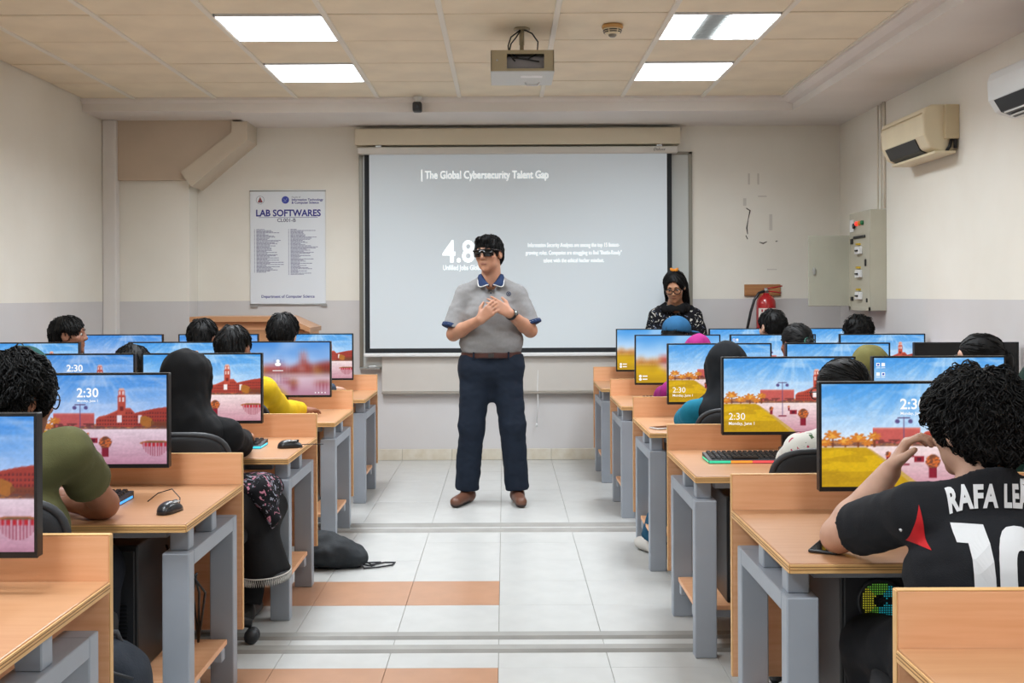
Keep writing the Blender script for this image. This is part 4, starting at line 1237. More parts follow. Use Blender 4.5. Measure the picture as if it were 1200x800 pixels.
    for sx in (-0.036, 0.036): put(np.hypot((U - 0.452 - sx), (V - 0.635) * 0.6) < 0.013, C(92, 80, 130))
    put((np.abs(U - 0.452) < 0.03) & (np.abs(V - 0.215) < 0.010), C(140, 60, 76))
    for (x, y, r) in ((0.61, 0.245, 0.046), (0.365, 0.315, 0.022), (0.50, 0.34, 0.015)):
        put((np.abs(U - x) < r * 0.48) & (V > y - r * 3.6) & (V < y - r * 0.8), C(132, 28, 46)); put((np.abs(U - x) < r * 0.58) & (np.abs(V - y + r * 1.0) < r * 0.25), C(176, 54, 62))
        q = np.hypot(U - x, (V - y) * 0.62) + 0.012 * fbm(U, V, 90, 95) < r; put(q, C(118, 70, 50)); put(q & (fbm(U, V, 70, 96) > 0.52), C(214, 110, 52))
    put((np.abs(U - 0.535) < 0.028) & (np.abs(V - 0.265) < 0.03), C(150, 34, 50)); put((np.abs(U - 0.535) < 0.012) & (np.abs(V - 0.265) < 0.018), C(90, 24, 40))
    q = np.hypot((U - 0.93) / 0.10, (V - 0.235) / 0.03); put(q < 1.0, C(176, 110, 70)); put(q < 0.7, C(120, 92, 60))
    bowl = (V < 0.235) & (np.hypot((U - 0.93) / 0.085, (V - 0.235) / 0.15) < 1); put(bowl, C(206, 158, 166)); put(bowl & ((U * 70) % 1 > 0.6), C(168, 96, 110)); put(bowl & (V > 0.195) & ((U * 40) % 1 > 0.4), C(190, 40, 50))
    return out

NX, NY = 216, 122
SW, SH = 0.529, 0.298
def screen_mesh(name, blur):
    nx, ny = (NX, NY) if not blur else (96, 54)
    u, v = np.meshgrid(np.linspace(0, 1, nx + 1), np.linspace(0, 1, ny + 1), indexing='ij')
    if blur:
        acc = 0; w = 0
        for du in np.linspace(-0.06, 0.06, 9):
            for dv in np.linspace(-0.09, 0.09, 9):
                g = math.exp(-(du / 0.03) ** 2 / 2 - (dv / 0.05) ** 2 / 2)
                acc = acc + g * picture(np.clip(u + du, 0, 1), np.clip(v + dv, 0, 1)); w += g
        c = acc / w
    else:
        c = sum(picture(np.clip(u + a, 0, 1), np.clip(v + b, 0, 1)) for a in (-0.0018, 0.0018) for b in (-0.003, 0.003)) / 4
        c = c * (0.94 + 0.12 * fbm(u * 3, v * 2, 28, 120))[..., None]
    c = np.clip(c, 0, 1)
    L = np.where(c <= 0.04045, c / 12.92, ((c + 0.055) / 1.055) ** 2.4)
    Vv = np.stack([(u - 0.5) * SW, u * 0, (v - 0.5) * SH], -1).reshape(-1, 3)
    i, j = np.meshgrid(np.arange(nx), np.arange(ny), indexing='ij')
    a = (i * (ny + 1) + j).ravel()
    Q = np.stack([a, a + ny + 1, a + ny + 2, a + 1], 1)
    me = fast_mesh(name, Vv, Q, False)
    at = me.color_attributes.new('picture', 'FLOAT_COLOR', 'POINT')
    at.data.foreach_set('color', np.concatenate([L.reshape(-1, 3), np.ones((len(Vv), 1))], 1).astype(np.float32).ravel())
    return me

def screen_mat(name, gain):
    m = bpy.data.materials.new(name); m.use_nodes = True
    nt = m.node_tree; b = nt.nodes['Principled BSDF']
    b.inputs['Base Color'].default_value = (0.01, 0.01, 0.012, 1); b.inputs['Roughness'].default_value = 0.35; b.inputs['Specular IOR Level'].default_value = 0.2
    at = nt.nodes.new('ShaderNodeAttribute'); at.attribute_name = 'picture'
    mx = nt.nodes.new('ShaderNodeMix'); mx.data_type = 'RGBA'; mx.blend_type = 'MULTIPLY'; mx.inputs[0].default_value = 1
    mx.inputs[7].default_value = (*gain, 1)
    nt.links.new(at.outputs['Color'], mx.inputs[6]); nt.links.new(mx.outputs[2], b.inputs['Emission Color'])
    b.inputs['Emission Strength'].default_value = 1.05
    return m
SM_SHARP = screen_mesh('screen', False); SM_BLUR = screen_mesh('screen', True)
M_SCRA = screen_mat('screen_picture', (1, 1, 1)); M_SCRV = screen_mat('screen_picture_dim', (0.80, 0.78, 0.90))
SM = {}
for key, me, m in (('sharp', SM_SHARP, M_SCRA), ('blur', SM_BLUR, M_SCRA)):
    me.materials.append(m); SM[key] = me
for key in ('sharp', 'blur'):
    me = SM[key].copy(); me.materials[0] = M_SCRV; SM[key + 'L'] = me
M_UI = mat('screen_white', '#101010', 0.5, emit='#ffffff', estr=1.0)
M_OFF = mat('screen_off', '#070708', 0.22)
MH = 0.318; MW = 0.545; MZ = 0.752
bez = MB(); bez.rbox(-MW / 2, MW / 2, 0.004, 0.032, 0, MH, 0.003, 2)
bez.box(-MW / 2, MW / 2, 0, 0.006, 0, 0.013); bez.box(-MW / 2, MW / 2, 0, 0.006, MH - 0.006, MH); bez.box(-MW / 2, -MW / 2 + 0.007, 0, 0.006, 0.01, MH - 0.005); bez.box(MW / 2 - 0.007, MW / 2, 0, 0.006, 0.01, MH - 0.005)
BEZ = bez.mesh('bezel'); BEZ.materials.append(M_BLACKPL)
stn = MB(); stn.rbox(-0.02, 0.02, 0.03, 0.055, -0.06, 0.12, 0.004, 2); stn.rbox(-0.06, 0.06, 0.03, 0.045, 0.08, 0.17, 0.004, 1)
STN = stn.mesh('stand'); STN.materials.append(M_BLACKPL)
ft = MB()
for s in (-1, 1):
    ft.tube([(0, 0.04, -0.05), (s * 0.05, -0.02, -0.076), (s * 0.085, -0.075, -0.0775)], 0.0042, 6)
ft.rbox(-0.03, 0.03, 0.02, 0.06, -0.082, -0.055, 0.003, 1)
FT = ft.mesh('foot'); FT.materials.append(M_BLACKPL)
TXT = {}
def ui_mesh(key):
    if key in TXT: return TXT[key]
    mb = MB(); Z = MH / 2 + 0.003
    P = lambda u, v: ((u - 0.5) * SW, Z + (v - 0.5) * SH)
    def tx(s, u, v, size, al='LEFT', bold=0.0):
        x, z = P(u, v); text_on_front(mb, s, x, 0.0028, z, size, al, bold)
    if key == 'top_clock':
        tx('2:30', 0.50, 0.755, 0.043, 'CENTER', 0.0008); tx('Monday, June 1', 0.50, 0.70, 0.0115, 'CENTER', 0.0002)
    elif key == 'corner_clock':
        tx('2:30', 0.035, 0.165, 0.040); tx('Monday, June 1', 0.035, 0.095, 0.0175, 'LEFT', 0.0002)
    elif key == 'user':
        x, z = P(0.445, 0.60)
        mb.superq((x, 0.003, z + 0.014), (0.010, 0.0008, 0.010), 1, 1, 16, 8); mb.superq((x, 0.003, z - 0.004), (0.017, 0.0008, 0.010), 0.8, 0.8, 16, 8)
        mb.box(x - 0.03, x + 0.03, 0.0026, 0.003, z - 0.042, z - 0.038)
        for q in range(4):
            a, b = P(0.84 + q * 0.035, 0.035); mb.box(a, a + 0.006, 0.0026, 0.003, b, b + 0.006)
    elif key == 'accounts':
        for v in (0.14, 0.075):
            a, b = P(0.05, v); mb.superq((a, 0.003, b), (0.009, 0.0008, 0.009), 1, 1, 14, 6); mb.box(a + 0.014, a + 0.045, 0.0026, 0.003, b - 0.003, b + 0.004)
    elif key == 'icons':
        for q in range(3):
            for r in range(2):
                a, b = P(0.03 + r * 0.04, 0.91 - q * 0.13); mb.rbox(a - 0.007, a + 0.007, 0.0022, 0.003, b - 0.007, b + 0.007, 0.0003, 1); mb.box(a - 0.008, a + 0.008, 0.0026, 0.003, b - 0.014, b - 0.012)
    me = mb.mesh('screen_lettering'); me.materials.append(M_UI)
    TXT[key] = me
    return me
def monitor(x, y, pic, ui, label, tilt=0.0):
    t = thing('computer_monitor', label, 'monitor', (x, y, MZ), tilt, 'computer monitors on the desks')
    inst('bezel', BEZ, t); inst('stand', STN, t); inst('foot', FT, t)
    if pic == 'off':
        MB().box(-SW / 2, SW / 2, 0.003, 0.005, 0.012, MH - 0.006).build('screen', M_OFF, t)
    else:
        inst('screen', SM[pic], t, (0, 0.0034, MH / 2 + 0.003))
    if ui:
        u = inst('screen_lettering', ui_mesh(ui), t)
    if ui == 'icons':
        mb = MB()
        for q in range(3):
            a = (0.03 + (q % 2) * 0.04 - 0.5) * SW; b = MH / 2 + 0.003 + (0.91 - q * 0.13 - 0.5) * SH
            mb.box(a - 0.004, a + 0.004, 0.0016, 0.0022, b - 0.004, b + 0.004)
        mb.build('icon_marks', mat('icon_blue', '#2a4fb0', 0.5, emit='#2a4fb0', estr=0.8), t)
    return t
MON = [
 (1.185, 3.22, 'sharp', 'top_clock', 'monitor in front of the student in the football jersey, clock at top'),
 (1.158, 4.52, 'sharp', 'corner_clock', 'monitor showing date Monday, June 1 beside the lit keyboard, third right desk'),
 (1.771, 4.52, 'sharp', 'icons', 'monitor with desktop icons behind the head of the student in the football jersey'),
 (1.122, 5.79, 'sharp', 'corner_clock', 'monitor with 2:30 clock at lower left, in front of the black headscarf'),
 (1.741, 5.79, 'sharp', None, 'monitor behind the dark bun of hair, in front of the olive headscarf'),
 (2.412, 5.79, 'off', None, 'switched-off black monitor near the right wall, behind the student in glasses'),
 (1.102, 7.06, 'blur', 'accounts', 'monitor with blurred picture and magenta headscarf in front of it'),
 (1.709, 7.06, 'sharp', 'icons', 'monitor with desktop icons in front of the student with tied-back hair'),
 (2.406, 7.06, 'sharp', None, 'monitor below the curly head on the far right, fifth right desk'),
 (1.108, 8.30, 'blur', 'accounts', 'monitor with orange blurred picture, farthest desk, nearest the aisle on the right'),
 (1.804, 8.30, 'sharp', None, 'monitor below the fire extinguisher on the farthest right desk'),
 (2.535, 8.30, 'sharp', None, 'monitor below the open cabinet door on the farthest right desk'),
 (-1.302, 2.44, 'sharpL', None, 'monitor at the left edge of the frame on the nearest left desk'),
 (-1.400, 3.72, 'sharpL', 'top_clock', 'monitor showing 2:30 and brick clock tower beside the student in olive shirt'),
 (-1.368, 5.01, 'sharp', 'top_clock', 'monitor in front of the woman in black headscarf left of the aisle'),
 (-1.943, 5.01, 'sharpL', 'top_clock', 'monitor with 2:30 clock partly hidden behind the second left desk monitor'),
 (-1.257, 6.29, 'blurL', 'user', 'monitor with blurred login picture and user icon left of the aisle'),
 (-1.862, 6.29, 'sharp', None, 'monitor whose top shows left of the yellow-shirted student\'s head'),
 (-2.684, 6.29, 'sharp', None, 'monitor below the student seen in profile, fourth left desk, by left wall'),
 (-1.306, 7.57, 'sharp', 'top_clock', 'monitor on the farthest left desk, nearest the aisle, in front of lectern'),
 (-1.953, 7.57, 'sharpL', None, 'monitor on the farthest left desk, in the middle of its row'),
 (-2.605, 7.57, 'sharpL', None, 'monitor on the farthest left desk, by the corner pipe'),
]
for a in MON:
    monitor(*a)

# ------------------------------------------------------------------ keyboards, mice, phones
def keyboard(x, y, label, glow, rz=0.0, w=0.42):
    t = thing('keyboard', label, 'keyboard', (x, y, ZT + 0.0005), rz, 'keyboards on the desks')
    mb = MB(); mb.prism([(-0.075, 0), (-0.075, 0.012), (0.075, 0.024), (0.075, 0)], 'x', -w / 2, w / 2); b = mb.build('base', M_DARKPL, t)
    mb = MB()
    for r in range(6):
        yy = -0.058 + r * 0.0215
        n = 19
        for c in range(n):
            xx = -w / 2 + 0.012 + c * (w - 0.024) / n
            if r == 0 and 4 <= c <= 8: continue
            z = 0.012 + (yy + 0.075) / 0.15 * 0.012
            mb.add([(xx, yy, z), (xx + 0.0185, yy, z), (xx + 0.0185, yy + 0.0175, z + 0.0014), (xx, yy + 0.0175, z + 0.0014), (xx + 0.003, yy + 0.003, z + 0.009), (xx + 0.0155, yy + 0.003, z + 0.009), (xx + 0.0155, yy + 0.014, z + 0.0095), (xx + 0.003, yy + 0.014, z + 0.0095)],
                   [(4, 5, 6, 7), (0, 1, 5, 4), (1, 2, 6, 5), (2, 3, 7, 6), (3, 0, 4, 7)])
    xx = -w / 2 + 0.012 + 4 * (w - 0.024) / 19; mb.box(xx, xx + 5 * (w - 0.024) / 19 - 0.004, -0.057, -0.042, 0.013, 0.022)
    mb.build('keys', M_BLACKPL, t, 'stuff')
    n = len(glow)
    for q, c in enumerate(glow):
        a = -w / 2 + q * w / n; m = mat('key_glow_' + c[1:], c, 0.4, emit=c, estr=1.2)
        MB().box(a + 0.001, a + w / n, -0.0765, -0.075, 0.002, 0.011).build('light_strip', m, t)
    mb = MB()
    for q, c in enumerate(glow):
        pass
    e = MB(); m = mat('key_glow_' + glow[0][1:], glow[0], 0.4, emit=glow[0], estr=1.2)
    s = 1 if x < 0 else -1
    e.box(s * w / 2 - 0.0008 if s > 0 else -w / 2 - 0.0015, s * w / 2 + 0.0015 if s > 0 else -w / 2 + 0.0008, -0.07, 0.06, 0.003, 0.010); e.build('side_light', m, t)
    return t
keyboard(1.00, 4.37, 'black keyboard with rainbow edge lighting on the third right desk', ['#2fae86', '#d9822f', '#c9474a', '#8a55c9', '#5563c9'])
keyboard(1.095, 5.62, 'dark keyboard with green edge light by the teal sleeve', ['#37c79a'])
keyboard(-1.26, 4.84, 'black keyboard with cyan lighting under the hand of the black headscarf woman', ['#3fc4e0'])
keyboard(-1.42, 3.54, 'black keyboard with blue edge light by the arm of the olive shirt', ['#3a9ae6'])
keyboard(-1.33, 6.06, 'black keyboard below the blurred login screen, under a hand', ['#2b2d33'])
keyboard(1.05, 6.80, 'black keyboard partly seen on the fifth right desk beside magenta sleeve', ['#2b2d33'])
keyboard(1.08, 8.02, 'black keyboard on the farthest right desk under the aisle-side monitor', ['#2b2d33'])

def mouse(x, y, rz, label, cord):
    t = thing('computer_mouse', label, 'mouse', (x, y, ZT + 0.0005), rz, 'computer mice on the desks')
    t.scale = (0.88, 0.88, 0.88)
    mb = MB(); mb.superq((0, 0, 0.0), (0.033, 0.062, 0.040), 0.75, 0.85, 24, 14, lambda p: (p[0] * (1 - 0.12 * math.cos(p[1] / 0.062 * 2)), p[1], max(0.0, p[2]) * (1.0 - 0.35 * max(0, p[1]) / 0.062)))
    mb.build('shell', mat('mouse_shell', '#26282c', 0.3), t)
    mb = MB(); mb.rbox(-0.004, 0.004, 0.018, 0.044, 0.027, 0.038, 0.003, 2); mb.build('wheel', M_DARKPL, t)
    mb = MB(); mb.rbox(0.004, 0.024, -0.012, 0.03, 0.0335, 0.0365, 0.0012, 1); mb.build('button', M_ALU, t)
    mb = MB(); mb.tube(cord, 0.002, 6); mb.build('cord', M_BLACKPL, t)
mouse(-1.02, 3.375, -0.25, 'black wired mouse with looping cord on the second left desk', [(0, 0.06, 0.012), (-0.02, 0.10, 0.03), (-0.07, 0.13, 0.055), (-0.12, 0.12, 0.04), (-0.15, 0.10, 0.012)])
mouse(-0.93, 4.80, -1.2, 'black wired mouse on the third left desk right of the lit keyboard', [(0, 0.06, 0.012), (-0.005, 0.10, 0.012), (-0.02, 0.13, 0.008), (-0.02, 0.17, 0.006)])

def phone(x, y, rz, label, case, z=ZT):
    t = thing('phone', label, 'phone', (x, y, z + 0.0005), rz, 'phones on the desks')
    MB().rbox(-0.037, 0.037, -0.077, 0.077, 0, 0.009, 0.004, 2).build('case', case, t)
    MB().rbox(-0.033, 0.033, -0.073, 0.073, 0.0088, 0.0096, 0.0004, 1).build('glass', mat('phone_glass', '#0b0c0e', 0.08), t)
phone(0.79, 5.43, -1.1, 'phone with pale case lying on the fourth right desk', mat('phone_pale', '#c9c3bd', 0.4))
phone(0.835, 2.86, -0.5, 'black phone under the elbow of the student in the football jersey', M_BLACKPL)
t = thing('phone', 'small dark phone lying on the fifth right desk near the edge', 'phone', (0.86, 6.72, ZT + 0.0005), -1.2, 'phones on the desks')
MB().rbox(-0.035, 0.035, -0.07, 0.07, 0, 0.009, 0.004, 2).build('case', M_BLACKPL, t)

# ------------------------------------------------------------------ computer towers standing on the foot shelves
def tower(x, y, label, lit=False, z=0.1685, h=0.40):
    t = thing('computer_tower', label, 'computer', (x, y, z), 0, 'computer towers under the desks')
    MB().rbox(-0.10, 0.10, 0.0, 0.36, 0, h, 0.006, 2).build('case', M_BLACKPL, t)
    MB().rbox(-0.092, 0.092, -0.008, 0.0, 0.02, h - 0.015, 0.004, 1).build('front_panel', M_DARKPL, t)
    if lit:
        fr = MB(); fr.tube([(0.055 * math.cos(a), -0.010, 0.365 + 0.055 * math.sin(a)) for a in np.linspace(0, 6.283, 24, endpoint=False)], 0.006, 6, True); fr.build('fan_ring', M_DARKPL, t)
        dots = {}
        for ix in range(-9, 10):
            for iz in range(-9, 10):
                xx = ix * 0.006; zz = iz * 0.006; r = math.hypot(xx, zz)
                if r > 0.047: continue
                a = math.atan2(zz, xx)
                if -0.3 < a < 0.25 and r < 0.035: continue
                c = '#d8d23a' if abs(a) > 2.3 else ('#2fb9c9' if a < 1.0 and a > -1.6 else '#7ac94a')
                st = 0.9 if r > 0.016 else 0.15
                if r <= 0.016: c = '#151515'
                dots.setdefault(c, MB()).box(xx - 0.0014, xx + 0.0014, -0.0105, -0.0085, 0.365 + zz - 0.0014, 0.365 + zz + 0.0014)
        for c, mb in dots.items():
            mb.build('lit_mesh', mat('fan_light_' + c[1:], c, 0.4, emit=c, estr=0.0 if c == '#151515' else 0.35), t, 'stuff')
    else:
        g = MB()
        for q in range(14): g.box(-0.07, 0.07, -0.010, -0.008, 0.06 + q * 0.012, 0.065 + q * 0.012)
        g.build('vent_slots', M_BLACKPL, t)
        MB().box(-0.075, -0.04, -0.0095, -0.008, 0.33, 0.36).build('power_button', M_ALU, t)
tower(0.965, 2.87, 'black computer tower with yellow and teal lit fan under the second right desk', True, h=0.455)
tower(0.93, 4.16, 'black computer tower under the third right desk')
tower(0.93, 5.43, 'black computer tower under the fourth right desk')
tower(-1.22, 3.38, 'black computer tower under the second left desk, beside an orange cable')
tower(-1.50, 4.66, 'black computer tower under the third left desk')
tower(-1.15, 5.93, 'black computer tower under the fourth left desk')
mb = MB(); mb.tube([(-1.07, 3.50, 0.50), (-1.055, 3.49, 0.44), (-1.03, 3.48, 0.36), (-1.02, 3.50, 0.25), (-1.03, 3.60, 0.175)], 0.005, 8)
tag(mb.build('network_cable', mat('cable_orange', '#d2642a', 0.5)), 'thin orange cable hanging under the second left desk', 'cable')
mb = MB()
for q in range(3): mb.tube([(-1.10 + q * 0.02, 3.60, 0.52), (-1.06 + q * 0.02, 3.55, 0.45 - q * 0.02), (-1.00, 3.55 + q * 0.02, 0.43), (-0.98 - q * 0.02, 3.62, 0.36), (-1.02, 3.68, 0.18)], 0.004, 6)
tag(mb.build('power_cables', M_BLACKPL), 'bunch of black cables behind the computer tower under the second left desk', 'cable')

# ------------------------------------------------------------------ bags on the floor
t = thing('drawstring_bag', 'small black drawstring bag lying on the aisle floor with loose cords', 'bag', (-0.86, 5.43, 0), 0.2)
M_BAG = mat('bag_black', '#1c2126', 0.75, bump=0.3, bscale=90)
F = Field((-0.25, -0.2, -0.02), (0.25, 0.2, 0.25), 0.006)
F.ell((0.0, 0.0, 0.075), (0.15, 0.11, 0.085), k=0.03); F.ell((0.10, -0.01, 0.05), (0.09, 0.08, 0.055), k=0.04); F.ell((-0.05, 0.02, 0.12), (0.08, 0.07, 0.06), k=0.04)
F.wobble(0.008, 28, 4); F.wobble(0.004, 70, 5); F.cut(lambda X, Y, Z: 0.002 - Z + 0 * X + 0 * Y)
F.obj('sack', M_BAG, t)
mb = MB()
mb.tube([(0.13, -0.04, 0.09), (0.17, -0.05, 0.03), (0.20, -0.03, 0.008), (0.27, 0.01, 0.006), (0.32, 0.0, 0.006), (0.30, -0.05, 0.006), (0.23, -0.08, 0.006), (0.16, -0.09, 0.006), (0.13, -0.06, 0.05)], 0.0042, 7)
mb.tube([(0.12, -0.02, 0.11), (0.16, -0.01, 0.06), (0.18, 0.0, 0.012), (0.25, 0.02, 0.006), (0.20, -0.05, 0.006), (0.15, -0.06, 0.02)], 0.0042, 7)
mb.build('cord', mat('bag_cord', '#14151c', 0.6), t)
t = thing('backpack', 'large dark backpack on the floor under the second left desk', 'bag', (-1.09, 3.0, 0), 0.1)
F = Field((-0.3, -0.25, -0.02), (0.3, 0.25, 0.5), 0.008)
F.ell((0, 0.0, 0.19), (0.145, 0.12, 0.23), k=0.03); F.ell((0.02, -0.09, 0.15), (0.11, 0.07, 0.13), k=0.03); F.wobble(0.008, 24, 8); F.wobble(0.004, 60, 9)
F.cut(lambda X, Y, Z: 0.002 - Z + 0 * X + 0 * Y); F.obj('body', mat('backpack_navy', '#1d2530', 0.8, bump=0.3, bscale=150), t)
mb = MB(); mb.tube([(-0.10, -0.09, 0.32), (-0.05, -0.11, 0.345), (0.05, -0.11, 0.345), (0.10, -0.09, 0.32)], 0.005, 6); mb.build('zip', M_DARKPL, t)
mb = MB(); mb.tube([(-0.05, 0.0, 0.38), (-0.04, -0.01, 0.42), (0.04, -0.01, 0.42), (0.05, 0.0, 0.38)], 0.009, 8); mb.build('handle', M_DARKPL, t)

# ------------------------------------------------------------------ office chairs
def make_chair(label, loc, rz=0.0, low=0.0):
    t = thing('office_chair', label, 'chair', loc, rz, 'black office chairs at the desks')
    def bend(p):
        return (p[0], p[1] + 0.9 * p[0] ** 2 + 0.10 * max(0, -p[2] - 0.05), p[2])
    mb = MB(); mb.superq((0, -0.235, 0.635 - low), (0.215, 0.032, 0.185 - low * 0.3), 0.45, 0.42, 32, 16, bend); mb.build('backrest', M_FABRIC_BLK, t)
    rim = []
    for q in range(40):
        a = q * 6.2832 / 40; sg = lambda v, e: math.copysign(abs(v) ** e, v)
        p = bend((0.219 * sg(math.cos(a), 0.45), 0.0, (0.190 - low * 0.3) * sg(math.sin(a), 0.45)))
        rim.append((p[0], p[1] - 0.235, p[2] + 0.635 - low))
    mb = MB(); mb.tube(rim, 0.012, 8, closed=True); mb.build('back_rim', M_DARKPL, t)
    mb = MB(); mb.superq((0, 0.03, 0.405), (0.225, 0.215, 0.04), 0.4, 0.45, 32, 12); mb.build('seat', M_FABRIC_BLK, t)
    mb = MB(); mb.tube([(0, -0.02, 0.37), (0, -0.20, 0.36), (0, -0.262, 0.42), (0, -0.262, 0.60)], 0.018, 8); mb.build('back_bracket', M_BLACKPL, t)
    mb = MB(); mb.lathe([(0.028, 0.09), (0.028, 0.22), (0.016, 0.22), (0.016, 0.37)], n=14); mb.rbox(-0.09, 0.09, -0.09, 0.09, 0.345, 0.37, 0.005, 1); mb.build('gas_column', M_BLACKPL, t)
    for q in range(5):
        a = q * 6.2832 / 5; ca, sa = math.cos(a), math.sin(a)
        mb = MB(); mb.tube([(0.02 * ca, 0.02 * sa, 0.115), (0.12 * ca, 0.12 * sa, 0.105), (0.25 * ca, 0.25 * sa, 0.075)], [0.026, 0.023, 0.018], 8); o = mb.build('base_arm', M_BLACKPL, t)
        c = MB()
        for s in (-1, 1):
            c.superq((0.25 * ca - sa * 0.014 * s, 0.25 * sa + ca * 0.014 * s, 0.03), (0.028, 0.028, 0.029), 1, 1, 16, 10)
        c.build('caster', M_DARKPL, o)
    return t

# ------------------------------------------------------------------ the people
def cloth(name, c, var=0.08, scale=20, bump=0.25, bscale=300, **k):
    return mat(name, c, 0.85, var=var, scale=scale, bump=bump, bscale=bscale, spec=0.25, **k)
M_JEANS = cloth('dark_trousers', '#1f2530')
M_SHOE = mat('dark_shoe', '#24211f', 0.5)
M_SNEAK = mat('white_sneaker', '#cfcbc4', 0.5)
M_BLACKCL = cloth('black_cloth', '#141416')

def person(label, loc, rz=0.0, group=None):
    return thing('person', label, 'person', loc, rz, group)

CH0 = None
def seat_person(label, chair_label, X, Ye, top, hair='short', shirt='#555555', skin=M_SKIN2, sleeve='short', g=1.0, hs=1.0, yaw=0, pitch=-6, roll=0, dx=0.0, lean=0.0,
                scarf=None, hairmat=None, lower='#1f2530', res=0.009, n=260, hr=0.006, mod=None, seed=0, shirtmat=None, drape=1.0, vol=0.0, rz=0.0, hairL=0.05, hairR=0.0035, lowermat=None, shoe=None, crz=0.0, low=0.0, chx=0.0, cuff=0.72):
    global CH0
    pel = (X - dx, Ye - 0.25, 0)
    cp = (pel[0] + chx, pel[1], 0)
    if chair_label:
        if low:
            make_chair(chair_label, cp, crz, low)
        elif CH0 is None:
            CH0 = make_chair(chair_label, cp, crz)
        else:
            dup(CH0, cp, crz, chair_label)
    r = person(label, pel, rz)
    J = seated_J(top, yaw, pitch, roll, dx, lean, g, hs)
    if mod: mod(J)
    body_mesh(r, J, skin, g, res)
    sm = shirtmat or cloth('cloth_' + shirt[1:], shirt)
    shirt_mesh(r, J, sm, g, 0.013, sleeve, res, hem=0.45, seed=seed + 1, cuff=cuff)
    trousers_mesh(r, J, lowermat or cloth('cloth_' + lower[1:], lower), g, 0.012, res + 0.001, seed=seed + 2)
    shoes(r, J, shoe or M_SHOE)
    if scarf:
        hijab_mesh(r, J, cloth('cloth_' + scarf[1:], scarf), res, seed, drape=drape)
    if hair:
        hair_mesh(r, J, hairmat or M_HAIR, hair, hr, n, seed, vol, L=hairL, r=hairR)
    return r, J

def tuck(J):
    J['el'] = A(-0.17, 0.20, 0.73); J['er'] = A(0.17, 0.20, 0.73)
G_ST = None
# ---- right block
def jersey_pose(J):
    # left elbow on the desk, hand against the cheek
    J['sl'] = A(-0.150, 0.05, 0.835); J['sr'] = A(0.20, 0.03, 0.855)
    J['hl'] = A(-0.09, 0.03, 0.49); J['kl'] = A(-0.13, 0.38, 0.42); J['al'] = A(-0.14, 0.24, 0.09); J['tl'] = A(-0.15, 0.39, 0.03)
    J['el'] = A(-0.237, 0.345, 0.716); J['wl'] = A(-0.128, 0.285, 0.885)
    J['hand_l'] = dict(fwd=A(0.45, -0.10, 0.85), palm=A(0.85, -0.35, -0.30), curl=0.75, spread=0.008)
M_JERSEY = cloth('football_jersey', '#1d1e22', var=0.12, scale=14)
jr, JJ = seat_person('student in black and red football jersey, chin resting on left hand', 'black office chair under the student in the football jersey', 1.075, 2.70, 1.145, 'curly', low=0.09, skin=M_SKIN3, g=1.02, hs=1.02,
                     yaw=24, pitch=-4, roll=-3, lean=-0.02, shirtmat=M_JERSEY, res=0.0055, n=3200, hr=0.004, mod=jersey_pose, seed=21, vol=0.010, hairL=0.05, hairR=0.0026, lower='#15161a')
# print on the back of the jersey, laid on the cloth
from mathutils.bvhtree import BVHTree
sh = [o for o in jr.children if o.name.startswith('shirt')][0]
bv = BVHTree.FromPolygons([v.co[:] for v in sh.data.vertices], [p.vertices[:] for p in sh.data.polygons])
def lay(V, F, x, z, name, m, arch=0.0, wid=1.0):
    bm = bmesh.new()
    vs_ = [bm.verts.new((p[0], p[1], 0)) for p in V]
    for f in F:
        try: bm.faces.new([vs_[i] for i in f])
        except ValueError: pass
    bmesh.ops.triangulate(bm, faces=bm.faces[:])
    for _ in range(3):
        long = [e for e in bm.edges if e.calc_length() > 0.012]
        if not long: break
        bmesh.ops.subdivide_edges(bm, edges=long, cuts=1)
        bmesh.ops.triangulate(bm, faces=[f for f in bm.faces if len(f.verts) > 3])
    for v in bm.verts:
        px_, pz_ = x + v.co.x * wid, z + v.co.y - arch * v.co.x ** 2
        h = bv.ray_cast(Vector((px_, -0.6, pz_)), Vector((0, 1, 0)))
        v.co = Vector((px_, h[0].y - 0.004, pz_)) if h[0] is not None else Vector((px_, 0, pz_))
    me = bpy.data.meshes.new(name); bm.to_mesh(me); bm.free(); me.materials.append(m)
    link(bpy.data.objects.new(name, me), jr)
M_PRINT = mat('jersey_print', '#dfe0e2', 0.6)
V_, F_ = text_mesh('RAFA LEÃO', 0.068, 'CENTER', 1.1, 0.003)
lay(V_, F_, 0.002, 0.862, 'name_lettering', M_PRINT, 0.5, 0.55)
def ring_pts(cx, cz, rx, rz, n=28, e=0.75):
    sg = lambda v: math.copysign(abs(v) ** e, v)
    return [(cx + rx * sg(math.cos(q * 6.2832 / n)), cz + rz * sg(math.sin(q * 6.2832 / n))) for q in range(n)]
V_ = [(-0.078, 0.235), (-0.078, 0.27), (0.0, 0.27), (0.0, 0.0), (-0.052, 0.0), (-0.052, 0.235)]
V_ = [(x * 1.0, z, 0) for x, z in V_]; F_ = [(0, 1, 2, 5), (5, 2, 3, 4)]
o_, i_ = ring_pts(0.075, 0.135, 0.066, 0.135), ring_pts(0.075, 0.135, 0.022, 0.09)
b_ = len(V_); V_ += [(x, z, 0) for x, z in o_] + [(x, z, 0) for x, z in i_]; n_ = len(o_)
F_ += [(b_ + q, b_ + (q + 1) % n_, b_ + n_ + (q + 1) % n_, b_ + n_ + q) for q in range(n_)]
lay(V_, F_, -0.041, 0.555, 'number_lettering', M_PRINT, 0.0, 0.80)
